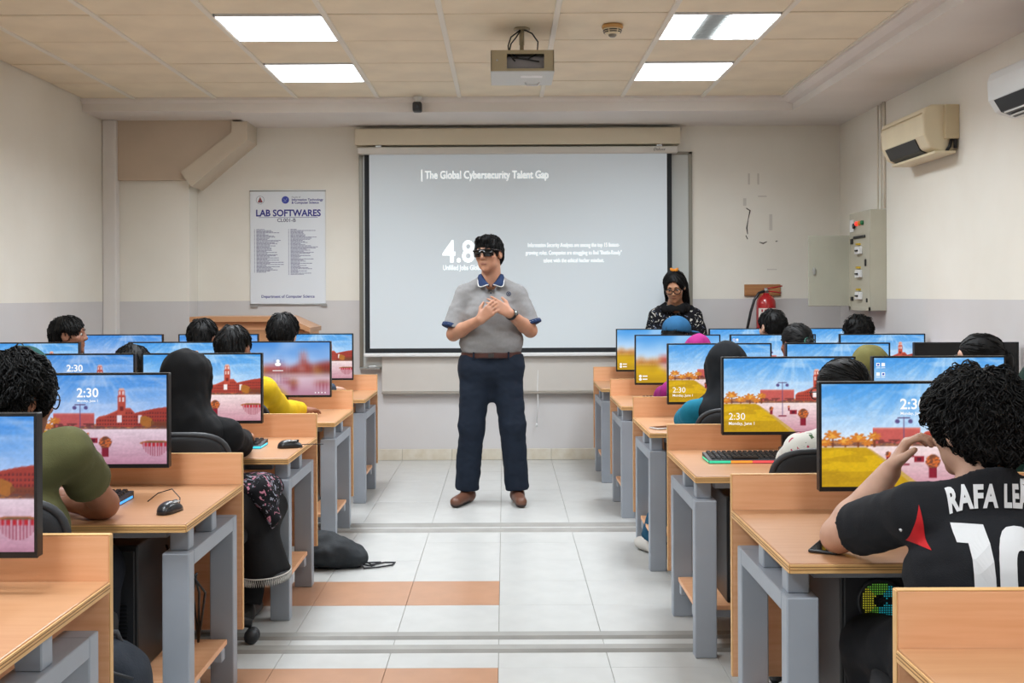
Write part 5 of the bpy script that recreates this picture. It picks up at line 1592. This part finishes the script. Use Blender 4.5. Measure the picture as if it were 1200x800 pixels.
# red gusset between the left sleeve and the side
tri = [A(-0.166, 0, 0.862), A(-0.186, 0, 0.778), A(-0.150, 0, 0.768)]
mb = MB(); n_ = 26; G = {}
for a_ in range(n_ + 1):
    for b_ in range(n_ + 1 - a_):
        p = tri[0] + (tri[1] - tri[0]) * a_ / n_ + (tri[2] - tri[0]) * b_ / n_
        h = bv.ray_cast(Vector((p[0], -0.6, p[2])), Vector((0, 1, 0)))
        if h[0] is not None: G[(a_, b_)] = (p[0], h[0].y - 0.002, p[2])
for (a_, b_) in G:
    for q in (((a_, b_), (a_ + 1, b_), (a_, b_ + 1)), ((a_ + 1, b_), (a_ + 1, b_ + 1), (a_, b_ + 1))):
        if all(v in G for v in q) and max(G[v][1] for v in q) - min(G[v][1] for v in q) < 0.03:
            mb.add([G[v] for v in q], [(0, 1, 2)], True)
mb.build('red_gusset', mat('jersey_red', '#c5141c', 0.7), jr)
mb = MB(); mb.tube([(0, 0, 0), (0.01, 0, 0.006), (0.02, 0, 0.0), (0.03, 0, 0.006)], 0.004, 5); o = mb.build('sleeve_badge', M_PRINT, jr)
h = bv.ray_cast(Vector((-0.20, -0.6, 0.80)), Vector((0, 1, 0)))
o.location = (h[0] + Vector((0, -0.004, 0))) if h[0] is not None else (-0.2, 0.1, 0.8)

def flor(name, base, c1, c2, scale=26, t1=0.62, t2=0.66):
    """printed floral cloth: scattered blots of two colours"""
    m = mat(name, base, 0.85, spec=0.2)
    nt = m.node_tree; b = nt.nodes['Principled BSDF']
    tc = nt.nodes.new('ShaderNodeTexCoord')
    prev = None; last = (*lin(base), 1)
    for q, (c, th, off) in enumerate(((c1, t1, 0.0), (c2, t2, 7.3))):
        mp = nt.nodes.new('ShaderNodeMapping'); mp.inputs['Location'].default_value = (off, off, off)
        nt.links.new(tc.outputs['Object'], mp.inputs[0])
        n = nt.nodes.new('ShaderNodeTexNoise'); n.inputs['Scale'].default_value = scale; n.inputs['Detail'].default_value = 2.5; n.inputs['Distortion'].default_value = 1.2
        nt.links.new(mp.outputs[0], n.inputs['Vector'])
        gt = nt.nodes.new('ShaderNodeMath'); gt.operation = 'GREATER_THAN'; gt.inputs[1].default_value = th
        nt.links.new(n.outputs['Fac'], gt.inputs[0])
        mx = nt.nodes.new('ShaderNodeMix'); mx.data_type = 'RGBA'
        nt.links.new(gt.outputs[0], mx.inputs[0])
        if prev: nt.links.new(prev, mx.inputs[6])
        else: mx.inputs[6].default_value = last
        mx.inputs[7].default_value = (*lin(c), 1)
        prev = mx.outputs[2]
    nt.links.new(prev, b.inputs['Base Color'])
    return m
M_FLORW = flor('white_floral', '#dcdad2', '#b8445c', '#4f6a4a', 22, 0.60, 0.66)
M_FLORB = flor('black_floral', '#15151a', '#c8c4bb', '#6a7286', 30, 0.62, 0.64)
M_FLORD = flor('dark_floral', '#121216', '#b8788a', '#8d8f9c', 34, 0.60, 0.60)

def floral_pose(J):
    J['el'] = A(-0.150, 0.20, 0.735); J['wl'] = A(-0.10, 0.41, 0.715)
def teal_pose(J):
    J['el'] = A(-0.165, 0.22, 0.735); J['wl'] = A(-0.10, 0.42, 0.715)
    J['kl'] = A(-0.16, 0.44, 0.50); J['al'] = A(-0.255, 0.64, 0.085); J['tl'] = A(-0.315, 0.765, 0.03)
def narrow_pose(J):
    J['el'] = A(-0.18, 0.22, 0.735); J['er'] = A(0.18, 0.22, 0.735)
def yellow_pose(J):
    J['er'] = A(0.185, 0.24, 0.735); J['wr'] = A(0.26, 0.43, 0.712); J['hand_r'] = dict(fwd=A(0.45, 1, 0.0), palm=A(0, 0.1, -1), curl=0.3)
def aisle_hand(J):
    J['er'] = A(0.20, 0.26, 0.735); J['wr'] = A(0.235, 0.50, 0.712); J['hand_r'] = dict(fwd=A(0.55, 1, 0.0), palm=A(0, 0.1, -1), curl=0.4)
r, J = seat_person('student with dark tied hair in white floral top at third right desk', 'black office chair with grey rim behind the white floral sleeve, third right desk', 1.17, 4.00, 1.10, 'tied', skin=M_SKIN2, sleeve='long', g=0.95, hs=0.96, yaw=28, pitch=-8,
                   shirtmat=M_FLORW, lower='#d0cbc0', n=400, hr=0.005, mod=floral_pose, chx=-0.10, seed=31, res=0.008)
glasses(r, J, M_BLACKPL)
r, J = seat_person('student in dark green headscarf at the right edge of the frame', 'black office chair at the right edge, third right desk', 1.885, 4.00, 1.115, None, '#16342c', sleeve='long', scarf='#16342c', yaw=15, g=0.95, hs=0.96, seed=33, res=0.010)
r, J = seat_person('student in black headscarf and teal sleeves at fourth right desk', 'black office chair with grey rim under the teal sleeve, fourth right desk', 1.02, 5.27, 1.10, None, '#15718a', sleeve='long', scarf='#15181c', yaw=14, pitch=-10, g=0.95, hs=0.96, seed=35, res=0.009, shoe=M_SNEAK, lower='#20506b', mod=teal_pose, chx=0.03)
r, J = seat_person('student in olive green headscarf at fourth right desk', 'black office chair of the olive headscarf student', 1.69, 5.27, 1.085, None, '#6d6636', sleeve='long', scarf='#6f6a3c', yaw=-8, g=0.95, hs=0.96, seed=37, res=0.010)
r, J = seat_person('student in glasses with smooth dark hair in front of the black monitor', 'black office chair of the student in front of the black monitor', 2.19, 5.27, 1.14, 'tied', '#3a3d44', skin=M_SKIN3, sleeve='long', yaw=62, pitch=-4, g=0.95, hs=0.98, seed=39, n=300, hr=0.005)
glasses(r, J, M_BLACKPL); eyes(r, J)
r, J = seat_person('student in bright magenta headscarf at fifth right desk', 'black office chair behind the magenta sleeve, fifth right desk', 1.108, 6.54, 1.085, None, '#8c1c68', sleeve='long', mod=narrow_pose, scarf='#98226f', yaw=0, pitch=-14, g=0.95, hs=0.96, seed=41, res=0.010)
r, J = seat_person('student with hair pulled back in a green tie, fifth right desk', 'black office chair of the student with the green hair tie', 1.68, 6.54, 1.155, 'tied', '#4a4650', skin=M_SKIN2, sleeve='long', yaw=22, g=0.95, hs=0.97, seed=43, n=300)
H = lambda *p: J['hc'] + J['R'] @ (np.array(p) * J['hs'])
mb = MB(); mb.tube([H(0.028 * math.cos(a), -0.122 + 0.006 * math.sin(a), 0.004 + 0.024 * math.sin(a)) for a in np.linspace(0, 6.283, 14, endpoint=False)], 0.006, 6, True); mb.build('hair_tie', mat('tie_green', '#1f5a4a', 0.6), r)
r, J = seat_person('student in blue cap at the farthest right desk below the standing woman', 'black office chair of the student in the blue cap', 1.19, 7.78, 1.165, 'short', '#30343c', skin=M_SKIN2, sleeve='long', yaw=-45, g=0.97, seed=45, n=150)
F = Field((-0.15, -0.18, -0.05), (0.15, 0.28, 0.2), 0.007)
F.ell((0, -0.014, 0.045), (0.093, 0.113, 0.092), k=0.01); F.ell((0, 0.13, 0.035), (0.075, 0.09, 0.012), k=0.015)
F.cut(lambda X, Y, Z: 0.022 - Z + 0 * X + 0 * Y); V, Q = F.nets(1); V = V @ J['R'].T + J['hc']
me = fast_mesh('cap', V, Q); me.materials.append(cloth('cap_blue', '#2c5f88')); link(bpy.data.objects.new('cap', me), r)
r, J = seat_person('short-haired student at the farthest right desk under the fire extinguisher', 'black office chair under the fire extinguisher, farthest right desk', 1.84, 7.78, 1.22, 'short', '#4c5668', skin=M_SKIN3, yaw=20, seed=47, n=350, hr=0.006)
r, J = seat_person('curly-haired student at the farthest right desk below the power cabinet', 'black office chair below the power cabinet, farthest right desk', 2.43, 7.78, 1.17, 'curly', '#5a4a42', mod=tuck, skin=M_SKIN2, yaw=-5, seed=49, n=450, vol=0.008)

# ---- left block
def olive_pose(J):
    J['sr'] = A(0.185, 0.04, 0.915); J['sl'] = A(-0.17, 0.0, 0.885)
    J['er'] = A(0.180, 0.325, 0.715); J['wr'] = A(0.075, 0.345, 0.715)
    J['el'] = A(-0.22, 0.25, 0.725); J['wl'] = A(0.02, 0.43, 0.72)
    J['hand_r'] = dict(fwd=A(-1, 0.06, 0.0), palm=A(0, 0.1, -1), curl=0.5)
    J['hand_l'] = dict(fwd=A(1, 0.25, 0.12), palm=A(0, 0.2, -1), curl=0.4)
r, J = seat_person('curly-haired student in olive T-shirt and glasses leaning on folded arms', 'black office chair behind the student in the olive T-shirt', -1.345, 3.20, 1.165, 'curly', '#5c5b3a', skin=M_SKIN2, g=1.02, yaw=-36, pitch=-8, dx=0.02, res=0.006, n=2600, hr=0.0045, mod=olive_pose, cuff=0.58, chx=0.06, seed=51, vol=0.010, hairL=0.055, hairR=0.0027)
glasses(r, J, M_BLACKPL); eyes(r, J)
def abaya_pose(J):
    J['sr'] = A(0.145, 0.05, 0.785); J['er'] = A(0.150, 0.23, 0.732); J['wr'] = A(0.105, 0.46, 0.722)
    J['hand_r'] = dict(fwd=A(-0.1, 1, 0.05), palm=A(0, 0.1, -1), curl=0.45)
    J['kr'] = A(0.22, 0.36, 0.50); J['ar'] = A(0.16, 0.25, 0.09); J['tr'] = A(0.17, 0.40, 0.03)
r, J = seat_person('woman in black headscarf and black robe typing at third left desk', 'black office chair with casters under the woman in the black robe', -1.24, 4.49, 1.115, None, '#131315', skin=M_SKIN3, sleeve='long', scarf='#121214', yaw=-24, pitch=-6, g=0.97, hs=0.97, dx=-0.02, res=0.007, seed=53, lowermat=M_BLACKCL, mod=abaya_pose, chx=0.0)
# robe skirt falling beside the seat with a white lace hem, and a floral shawl over the lap
F = Field((-0.35, -0.35, 0.1), (0.45, 0.62, 0.75), 0.009)
F.cone((0.05, 0.02, 0.50), (0.14, 0.28, 0.47), 0.15, 0.15, k=0.05, s=(1.3, 1, 0.8)); F.cone((0.20, 0.20, 0.48), (0.26, 0.16, 0.21), 0.09, 0.125, k=0.05, s=(0.8, 1.2, 1), flat='b')
F.wobble(0.008, 24, 12, (1, 1, 0.35)); F.obj('robe_skirt', M_BLACKCL, r)
mb = MB(); pts = []
for q in range(160):
    a = q * 6.2832 / 160
    pts.append((0.262 + 0.104 * math.cos(a), 0.16 + 0.154 * math.sin(a), 0.224 + 0.012 * (-1) ** q))
mb.tube(pts, 0.0035, 5, closed=True)
mb.tube([(x, y, 0.240) for x, y, z in pts[::2]], 0.003, 5, closed=True)
mb.build('lace_hem', mat('lace_white', '#c9c6c0', 0.8), r)
F = Field((-0.1, -0.3, 0.3), (0.45, 0.55, 0.75), 0.008)
F.cone((0.06, 0.05, 0.57), (0.22, 0.22, 0.56), 0.085, 0.09, k=0.05, s=(1.2, 1.4, 0.7)); F.cone((0.27, 0.12, 0.56), (0.33, 0.10, 0.44), 0.05, 0.035, k=0.04, s=(0.6, 1.9, 1), flat='b')
F.wobble(0.007, 34, 13); F.obj('floral_shawl', M_FLORD, r)
r, J = seat_person('student in dark green headscarf behind the curly-haired student', 'black office chair of the student in green headscarf at left edge', -1.875, 4.49, 1.135, None, '#1f4a44', sleeve='long', scarf='#1f5350', yaw=-5, g=0.95, hs=0.96, seed=55, res=0.010)
r, J = seat_person('dark-haired student in yellow shirt at fourth left desk', 'black office chair behind the yellow shirt', -1.37, 5.77, 1.18, 'short', '#d6b21c', skin=M_SKIN2, sleeve='long', yaw=-12, dx=-0.02, mod=yellow_pose, seed=57, n=400, hr=0.005, res=0.008)
r, J = seat_person('student bent low at fourth left desk, only black hair showing', 'black office chair of the student bent low, fourth left desk', -1.90, 5.77, 1.08, 'short', '#343b4a', skin=M_SKIN2, yaw=-10, pitch=-22, lean=0.06, seed=59, n=350)
r, J = seat_person('dark-haired student at farthest left desk, nearest the aisle', 'black office chair at the farthest left desk, nearest the aisle', -1.375, 7.05, 1.215, 'quiff', '#3d4b5e', skin=M_SKIN3, sleeve='long', yaw=-8, mod=aisle_hand, seed=61, n=450, vol=0.008)
r, J = seat_person('dark-haired student at farthest left desk in front of the lectern\'s left end', 'black office chair at the farthest left desk, in front of the lectern', -1.87, 7.05, 1.19, 'short', '#46423c', skin=M_SKIN2, yaw=-18, seed=63, n=350)
r, J = seat_person('bearded-looking student seen in profile facing right by the left wall', 'black office chair by the left wall, farthest left desk', -2.71, 7.05, 1.21, 'fade', '#2b2f38', skin=M_SKIN2, yaw=-80, pitch=0, seed=65, n=350, hr=0.005, res=0.0065)
r['label'] = 'student with cropped black hair seen in profile by the left wall'
eyes(r, J); brows(r, J, M_HAIR)

# ---- the speaker
r = person('man in grey polo shirt and dark sunglasses speaking in the aisle', (-0.085, 7.10, 0), math.radians(180))
J = dict(pel=A(0, 0, 0.96), che=A(0, 0.005, 1.19), neck=A(0, -0.012, 1.435), hc=A(0.012, 0.022, 1.590), R=rot(-24, -3, 3), hs=1.0, ng=1.05,
         sl=A(-0.165, -0.005, 1.325), sr=A(0.165, -0.005, 1.325), el=A(-0.250, 0.03, 1.100), er=A(0.240, 0.04, 1.080),
         wl=A(-0.115, 0.225, 1.215), wr=A(0.065, 0.235, 1.175),
         hl=A(-0.092, 0, 0.87), hr=A(0.092, 0, 0.87), kl=A(-0.135, 0.025, 0.50), kr=A(0.130, 0.025, 0.50), al=A(-0.165, -0.02, 0.085), ar=A(0.160, -0.02, 0.085),
         tl=A(-0.185, 0.165, 0.03), tr=A(0.225, 0.155, 0.03))
J['hand_l'] = dict(fwd=A(0.80, 0.12, 0.50), palm=A(-0.05, -0.85, -0.35), curl=0.22, spread=0.010)
J['hand_r'] = dict(fwd=A(-0.62, 0.18, 0.60), palm=A(-0.35, -0.80, 0.1), curl=0.36, spread=0.010)
GB = 1.12
def man_body():
    lo, hi = bounds(J, 0.19); lo[2] = 0
    F = Field(lo, hi, 0.0048)
    torso_prims(F, J, -0.008, GB)
    F.cone(J['hl'], J['hr'], 0.12, k=0.03, s=(1, 0.95, 1)); leg_prims(F, J, 0.0, 1.05)
    for s in 'lr': F.cone(J['a' + s] + A(0, -0.02, -0.045), J['t' + s], 0.032, 0.022, k=0.02)
    head_prims(F, J['hc'], J['R'], J['neck'], 1.0, 1.12, 1.05)
    arm_prims(F, J, 1.06)
    for s in 'lr':
        h = J['hand_' + s]; hand_prims(F, J['w' + s], h['fwd'], h['palm'], -1 if s == 'l' else 1, h['curl'], h['spread'], 1.0)
    return F.obj('body', mat('skin_tan', '#b9876c', 0.5, sss=0.15, var=0.05, scale=30), r)
man_body()
M_POLO = cloth('polo_grey', '#8e8d8d', var=0.05, scale=60, bscale=500)
shirt_mesh(r, J, M_POLO, GB, 0.012, 'short', 0.006, 'polo_shirt', hem=0.962, wob=0.005, vneck=1.15, ng=1.1, collar=0.03, belly=(A(0, 0.012, 1.035), (0.197, 0.146, 0.11)), cuff=0.86, loose=1.9, seed=71)
M_NAVY = cloth('polo_navy', '#26385c'); M_WHITECL = cloth('polo_white', '#d8d8d6')
for s in 'lr':
    a, e = J['s' + s], J['e' + s]
    for (t0, t1, rr, m, nm) in ((0.775, 0.875, 0.0885, M_NAVY, 'sleeve_band'), (0.806, 0.826, 0.0898, M_WHITECL, 'sleeve_stripe')):
        F = Field(np.minimum(a, e) - 0.13, np.maximum(a, e) + 0.13, 0.005)
        F.cone(a + (e - a) * t0, a + (e - a) * t1, rr, rr + 0.001, flat='ab'); F.obj(nm, m, r, 1)
# collar: a folded ring, open at the throat
V = []; F = []
n = 44
for i in range(n + 1):
    th = math.radians(99 + 342 * i / n)                      # from the throat round the back of the neck
    c, s_ = math.cos(th), math.sin(th)
    fr = max(0.0, s_) ** 3
    tip = math.exp(-((abs((math.degrees(th) - 90 + 180) % 360 - 180) - 36) / 17) ** 2)
    top = (0.063 * c, -0.012 + (0.066 + 0.022 * fr) * s_, 1.464 - 0.070 * fr)
    mid = ((0.078 + 0.004 * tip) * c, -0.012 + (0.082 + 0.020 * fr) * s_, 1.460 - 0.066 * fr)
    bot = ((0.092 + 0.030 * tip) * c, -0.012 + (0.092 + 0.026 * fr + 0.022 * tip) * s_, 1.428 - 0.034 * fr - 0.030 * tip)
    inn = (0.060 * c, -0.012 + (0.062 + 0.020 * fr) * s_, 1.424 - 0.045 * fr)
    V += [inn, top, mid, bot]
for i in range(n):
    for k in range(3): F.append((i * 4 + k, i * 4 + k + 1, i * 4 + 5 + k, i * 4 + 4 + k))
mb = MB(); mb.add(V, F, True); o = mb.build('collar', M_NAVY, r)
so = o.modifiers.new('thick', 'SOLIDIFY'); so.thickness = 0.004
mb = MB(); mb.tube([V[i * 4 + 3] for i in range(n + 1)], 0.0035, 6); mb.build('collar_edge', M_WHITECL, o)
mb = MB(); mb.rbox(-0.017, 0.017, 0.150, 0.158, 1.245, 1.39, 0.003, 1)
pk = MB()
sh = [o2 for o2 in r.children if o2.name.startswith('polo_shirt')][0]
bv = BVHTree.FromPolygons([v.co[:] for v in sh.data.vertices], [p.vertices[:] for p in sh.data.polygons])
def front(x, z, off=0.003):
    h = bv.ray_cast(Vector((x, 0.6, z)), Vector((0, -1, 0)))
    return Vector((x, (h[0].y if h[0] is not None else 0.1) + off, z))
V = []; zs = np.linspace(1.375, 1.235, 9)
for z in zs: V += [front(-0.016, z), front(0.016, z)]
pk.add(V, [(2 * i, 2 * i + 1, 2 * i + 3, 2 * i + 2) for i in range(8)], True); pk.build('placket', M_POLO, r)
for z in (1.34, 1.285):
    mb = MB(); p = front(0, z, 0.005); mb.superq(p, (0.005, 0.002, 0.005), 1, 1, 10, 6); mb.build('button', M_NAVY, r)
mb = MB()
lg = [front(-0.112 + 0.013 * math.cos(a), 1.335 + 0.013 * math.sin(a), 0.002) for a in np.linspace(0, 6.283, 16, endpoint=False)]
mb.tube(lg, 0.0018, 5, True); mb.tube([front(-0.112 + d * 0.010, 1.335 + d * 0.010, 0.002) for d in (-0.8, 0, 0.8)], 0.0016, 5); mb.tube([front(-0.112 + d * 0.010, 1.335 - d * 0.010, 0.002) for d in (-0.8, 0, 0.8)], 0.0016, 5)
mb.build('chest_logo', M_NAVY, r)
trousers_mesh(r, J, cloth('trousers_navy', '#1c2533', var=0.06), 1.06, 0.012, 0.0065, 'trousers', top=0.952, rise=0.70, wob=0.005, ankle=0.066, seed=73, hip=0.112)
F = Field((-0.3, -0.25, 0.9), (0.3, 0.25, 1.0), 0.005)
F.cone((0, 0, 0.930), (0, 0, 0.966), 0.161, flat='ab', s=(1.2, 0.86, 1)); F.obj('belt', mat('belt_brown', '#4a2a24', 0.45), r)
mb = MB(); mb.rbox(-0.019, 0.019, 0.134, 0.143, 0.934, 0.962, 0.003, 1); mb.build('belt_buckle', mat('buckle_dark', '#4a4644', 0.35, metal=0.6), r)
for x in (-0.11, 0.11):
    mb = MB(); mb.rbox(x - 0.006, x + 0.006, 0.105, 0.122, 0.922, 0.970, 0.002, 1); mb.build('belt_loop', MATS['trousers_navy'], r)
shoes(r, J, mat('loafer_brown', '#6b4636', 0.45, var=0.1, scale=20), mat('loafer_sole', '#3a2a24', 0.6))
hair_mesh(r, J, M_HAIR, 'quiff', 0.0042, 900, 75, 0.0, L=0.05, r=0.0028)
brows(r, J, M_HAIR)
# wrap-around sunglasses
H = lambda *p: J['hc'] + J['R'] @ np.array(p)
M_SUN = mat('sunglass_black', '#0b0c0d', 0.12)
V = []; F = []
n = 18
for i in range(n + 1):
    u = -1 + 2 * i / n
    x = 0.069 * u; y = 0.112 - 0.030 * abs(u) ** 2.2
    hgt = 0.024 if abs(u) > 0.14 else 0.012
    zt = 0.030 - 0.004 * abs(u); zb = zt - (0.045 if abs(u) > 0.16 else 0.022) + 0.010 * max(0, abs(u) - 0.75) * 4 * 0.5
    V += [H(x, y, zt), H(x, y - 0.002, zb)]
F = [(2 * i, 2 * i + 1, 2 * i + 3, 2 * i + 2) for i in range(n)]
mb = MB(); mb.add(V, F, True); o = mb.build('sunglasses', M_SUN, r); so = o.modifiers.new('thick', 'SOLIDIFY'); so.thickness = 0.004
mb = MB()
mb.tube([V[2 * i] for i in range(n + 1)], 0.003, 6)
for s in (-1, 1): mb.tube([H(s * 0.068, 0.082, 0.024), H(s * 0.080, 0.04, 0.020), H(s * 0.084, -0.005, 0.012), H(s * 0.082, -0.02, -0.002)], [0.006, 0.005, 0.004, 0.003], 6)
mb.build('frame', mat('sunglass_frame', '#1a1413', 0.3), o)
mb = MB(); mb.superq((0, 0, 0), (0.021, 0.006, 0.006), 1, 1, 16, 8); o = mb.build('lips', mat('lips_brown', '#8f5a4c', 0.5), r); o.location = H(0, 0.090, -0.062); o.rotation_euler = Matrix(J['R'].tolist()).to_euler()
# wrist watch
wd = (J['wl'] - J['el']); wd /= np.linalg.norm(wd)
cw = J['wl'] - wd * 0.022
u = np.cross(wd, A(0, 0, 1)); u /= np.linalg.norm(u); w_ = np.cross(wd, u)
mb = MB(); V = []
for k in range(24):
    a = k * 6.2832 / 24; d = u * math.cos(a) + w_ * math.sin(a)
    for (rr, tt) in ((0.033, -0.011), (0.036, -0.011), (0.036, 0.011), (0.033, 0.011)): V.append(cw + d * rr + wd * tt)
mb.add(V, [(4 * k + q, 4 * ((k + 1) % 24) + q, 4 * ((k + 1) % 24) + (q + 1) % 4, 4 * k + (q + 1) % 4) for k in range(24) for q in range(4)], True)
o = mb.build('watch', M_BLACKPL, r)
dn = A(-0.3, 0.75, 0.45); dn = dn - wd * (dn @ wd); dn /= np.linalg.norm(dn)
mb = MB(); mb.tube([cw + dn * 0.033, cw + dn * 0.043], 0.017, 16); mb.build('watch_face', mat('watch_steel', '#8d9290', 0.25, metal=0.7), o)

# ---- the standing woman
r = person('woman in black embroidered dress and glasses standing by the front wall, looking down', (1.335, 8.66, 0), math.radians(178))
hs = 0.97
J = dict(pel=A(0, 0, 0.86), che=A(0, 0.0, 1.04), neck=A(0, -0.02, 1.255), hc=A(0.012, 0.06, 1.388), R=rot(-14, -27, 2), hs=hs,
         sl=A(-0.145, -0.01, 1.155), sr=A(0.145, -0.01, 1.155), el=A(-0.205, 0.0, 0.93), er=A(0.205, 0.0, 0.93), wl=A(-0.09, 0.13, 0.80), wr=A(0.09, 0.13, 0.80),
         hl=A(-0.085, 0, 0.82), hr=A(0.085, 0, 0.82), kl=A(-0.09, 0.01, 0.46), kr=A(0.09, 0.01, 0.46), al=A(-0.09, -0.02, 0.085), ar=A(0.09, -0.02, 0.085), tl=A(-0.10, 0.13, 0.03), tr=A(0.10, 0.13, 0.03))
J['hand_l'] = dict(fwd=A(0.7, 0.6, -0.1), palm=A(0, -0.3, 1), curl=0.4); J['hand_r'] = dict(fwd=A(-0.7, 0.6, -0.1), palm=A(0, -0.3, 1), curl=0.4)
body_mesh(r, J, mat('skin_woman', '#c08c6c', 0.5, sss=0.15, var=0.05, scale=30), 0.88, 0.0055, 0.92)
shirt_mesh(r, J, M_FLORB, 0.88, 0.022, 'long', 0.007, 'dress_top', hem=0.80, wob=0.004, collar=0.02, vneck=1.5, seed=81, loose=1.3)
F = Field((-0.4, -0.25, 0.3), (0.4, 0.25, 1.0), 0.009)
F.cone((0, 0, 0.92), (0, 0, 0.42), 0.135, 0.20, k=0.02, s=(1.15, 0.7, 1), flat='b'); F.wobble(0.008, 26, 82, (1, 1, 0.2)); F.obj('dress_skirt', M_FLORB, r)
trousers_mesh(r, J, M_BLACKCL, 0.88, 0.014, 0.009, seed=83); shoes(r, J, M_SHOE)
hair_mesh(r, J, M_HAIR, 'long', 0.005, 700, 85, 0.004, L=0.10, r=0.0028)
# dupatta round the neck
F = Field((-0.3, -0.2, 0.85), (0.3, 0.25, 1.4), 0.007)
pts = [(-0.125, -0.03, 1.21), (-0.09, 0.04, 1.215), (-0.045, 0.080, 1.225), (0.04, 0.082, 1.222), (0.09, 0.045, 1.21), (0.125, -0.03, 1.21), (0.08, -0.08, 1.22), (-0.08, -0.08, 1.22), (-0.125, -0.03, 1.21)]
for a, b in zip(pts[:-1], pts[1:]): F.cone(a, b, 0.013, k=0.03, s=(1.1, 0.7, 1.5))
F.cone((0.03, -0.12, 1.22), (0.10, -0.125, 0.90), 0.05, 0.07, k=0.03, s=(1.3, 0.5, 1))
F.wobble(0.004, 50, 86); F.obj('dupatta', M_BLACKCL, r)
glasses(r, J, mat('glasses_dark', '#1a1412', 0.3), thick=1.5); eyes(r, J); brows(r, J, M_HAIR)
H = lambda *p: J['hc'] + J['R'] @ (np.array(p) * hs)
mb = MB(); mb.superq((0, 0, 0), (0.019, 0.006, 0.0055), 1, 1, 16, 8); o = mb.build('lips', mat('lips_rose', '#9c5a52', 0.45), r); o.location = H(0, 0.090, -0.058); o.rotation_euler = Matrix(J['R'].tolist()).to_euler()
mb = MB()
for s in (-1, 1): mb.superq(H(0.012 * s - 0.005, -0.035, 0.128), (0.022, 0.012, 0.015), 0.8, 0.8, 14, 8, lambda p, s=s: (p[0], p[1], p[2] + s * p[0] * 0.4))
mb.build('hair_clip', mat('clip_orange', '#e08a1e', 0.35), r)
mb = MB(); mb.tube([J['neck'] + A(0.062 * math.sin(a), 0.02 + 0.075 * math.cos(a), -0.018 - 0.022 * math.cos(a)) for a in np.linspace(-1.2, 1.2, 12)], 0.0016, 5); mb.build('necklace', M_ALU, r)
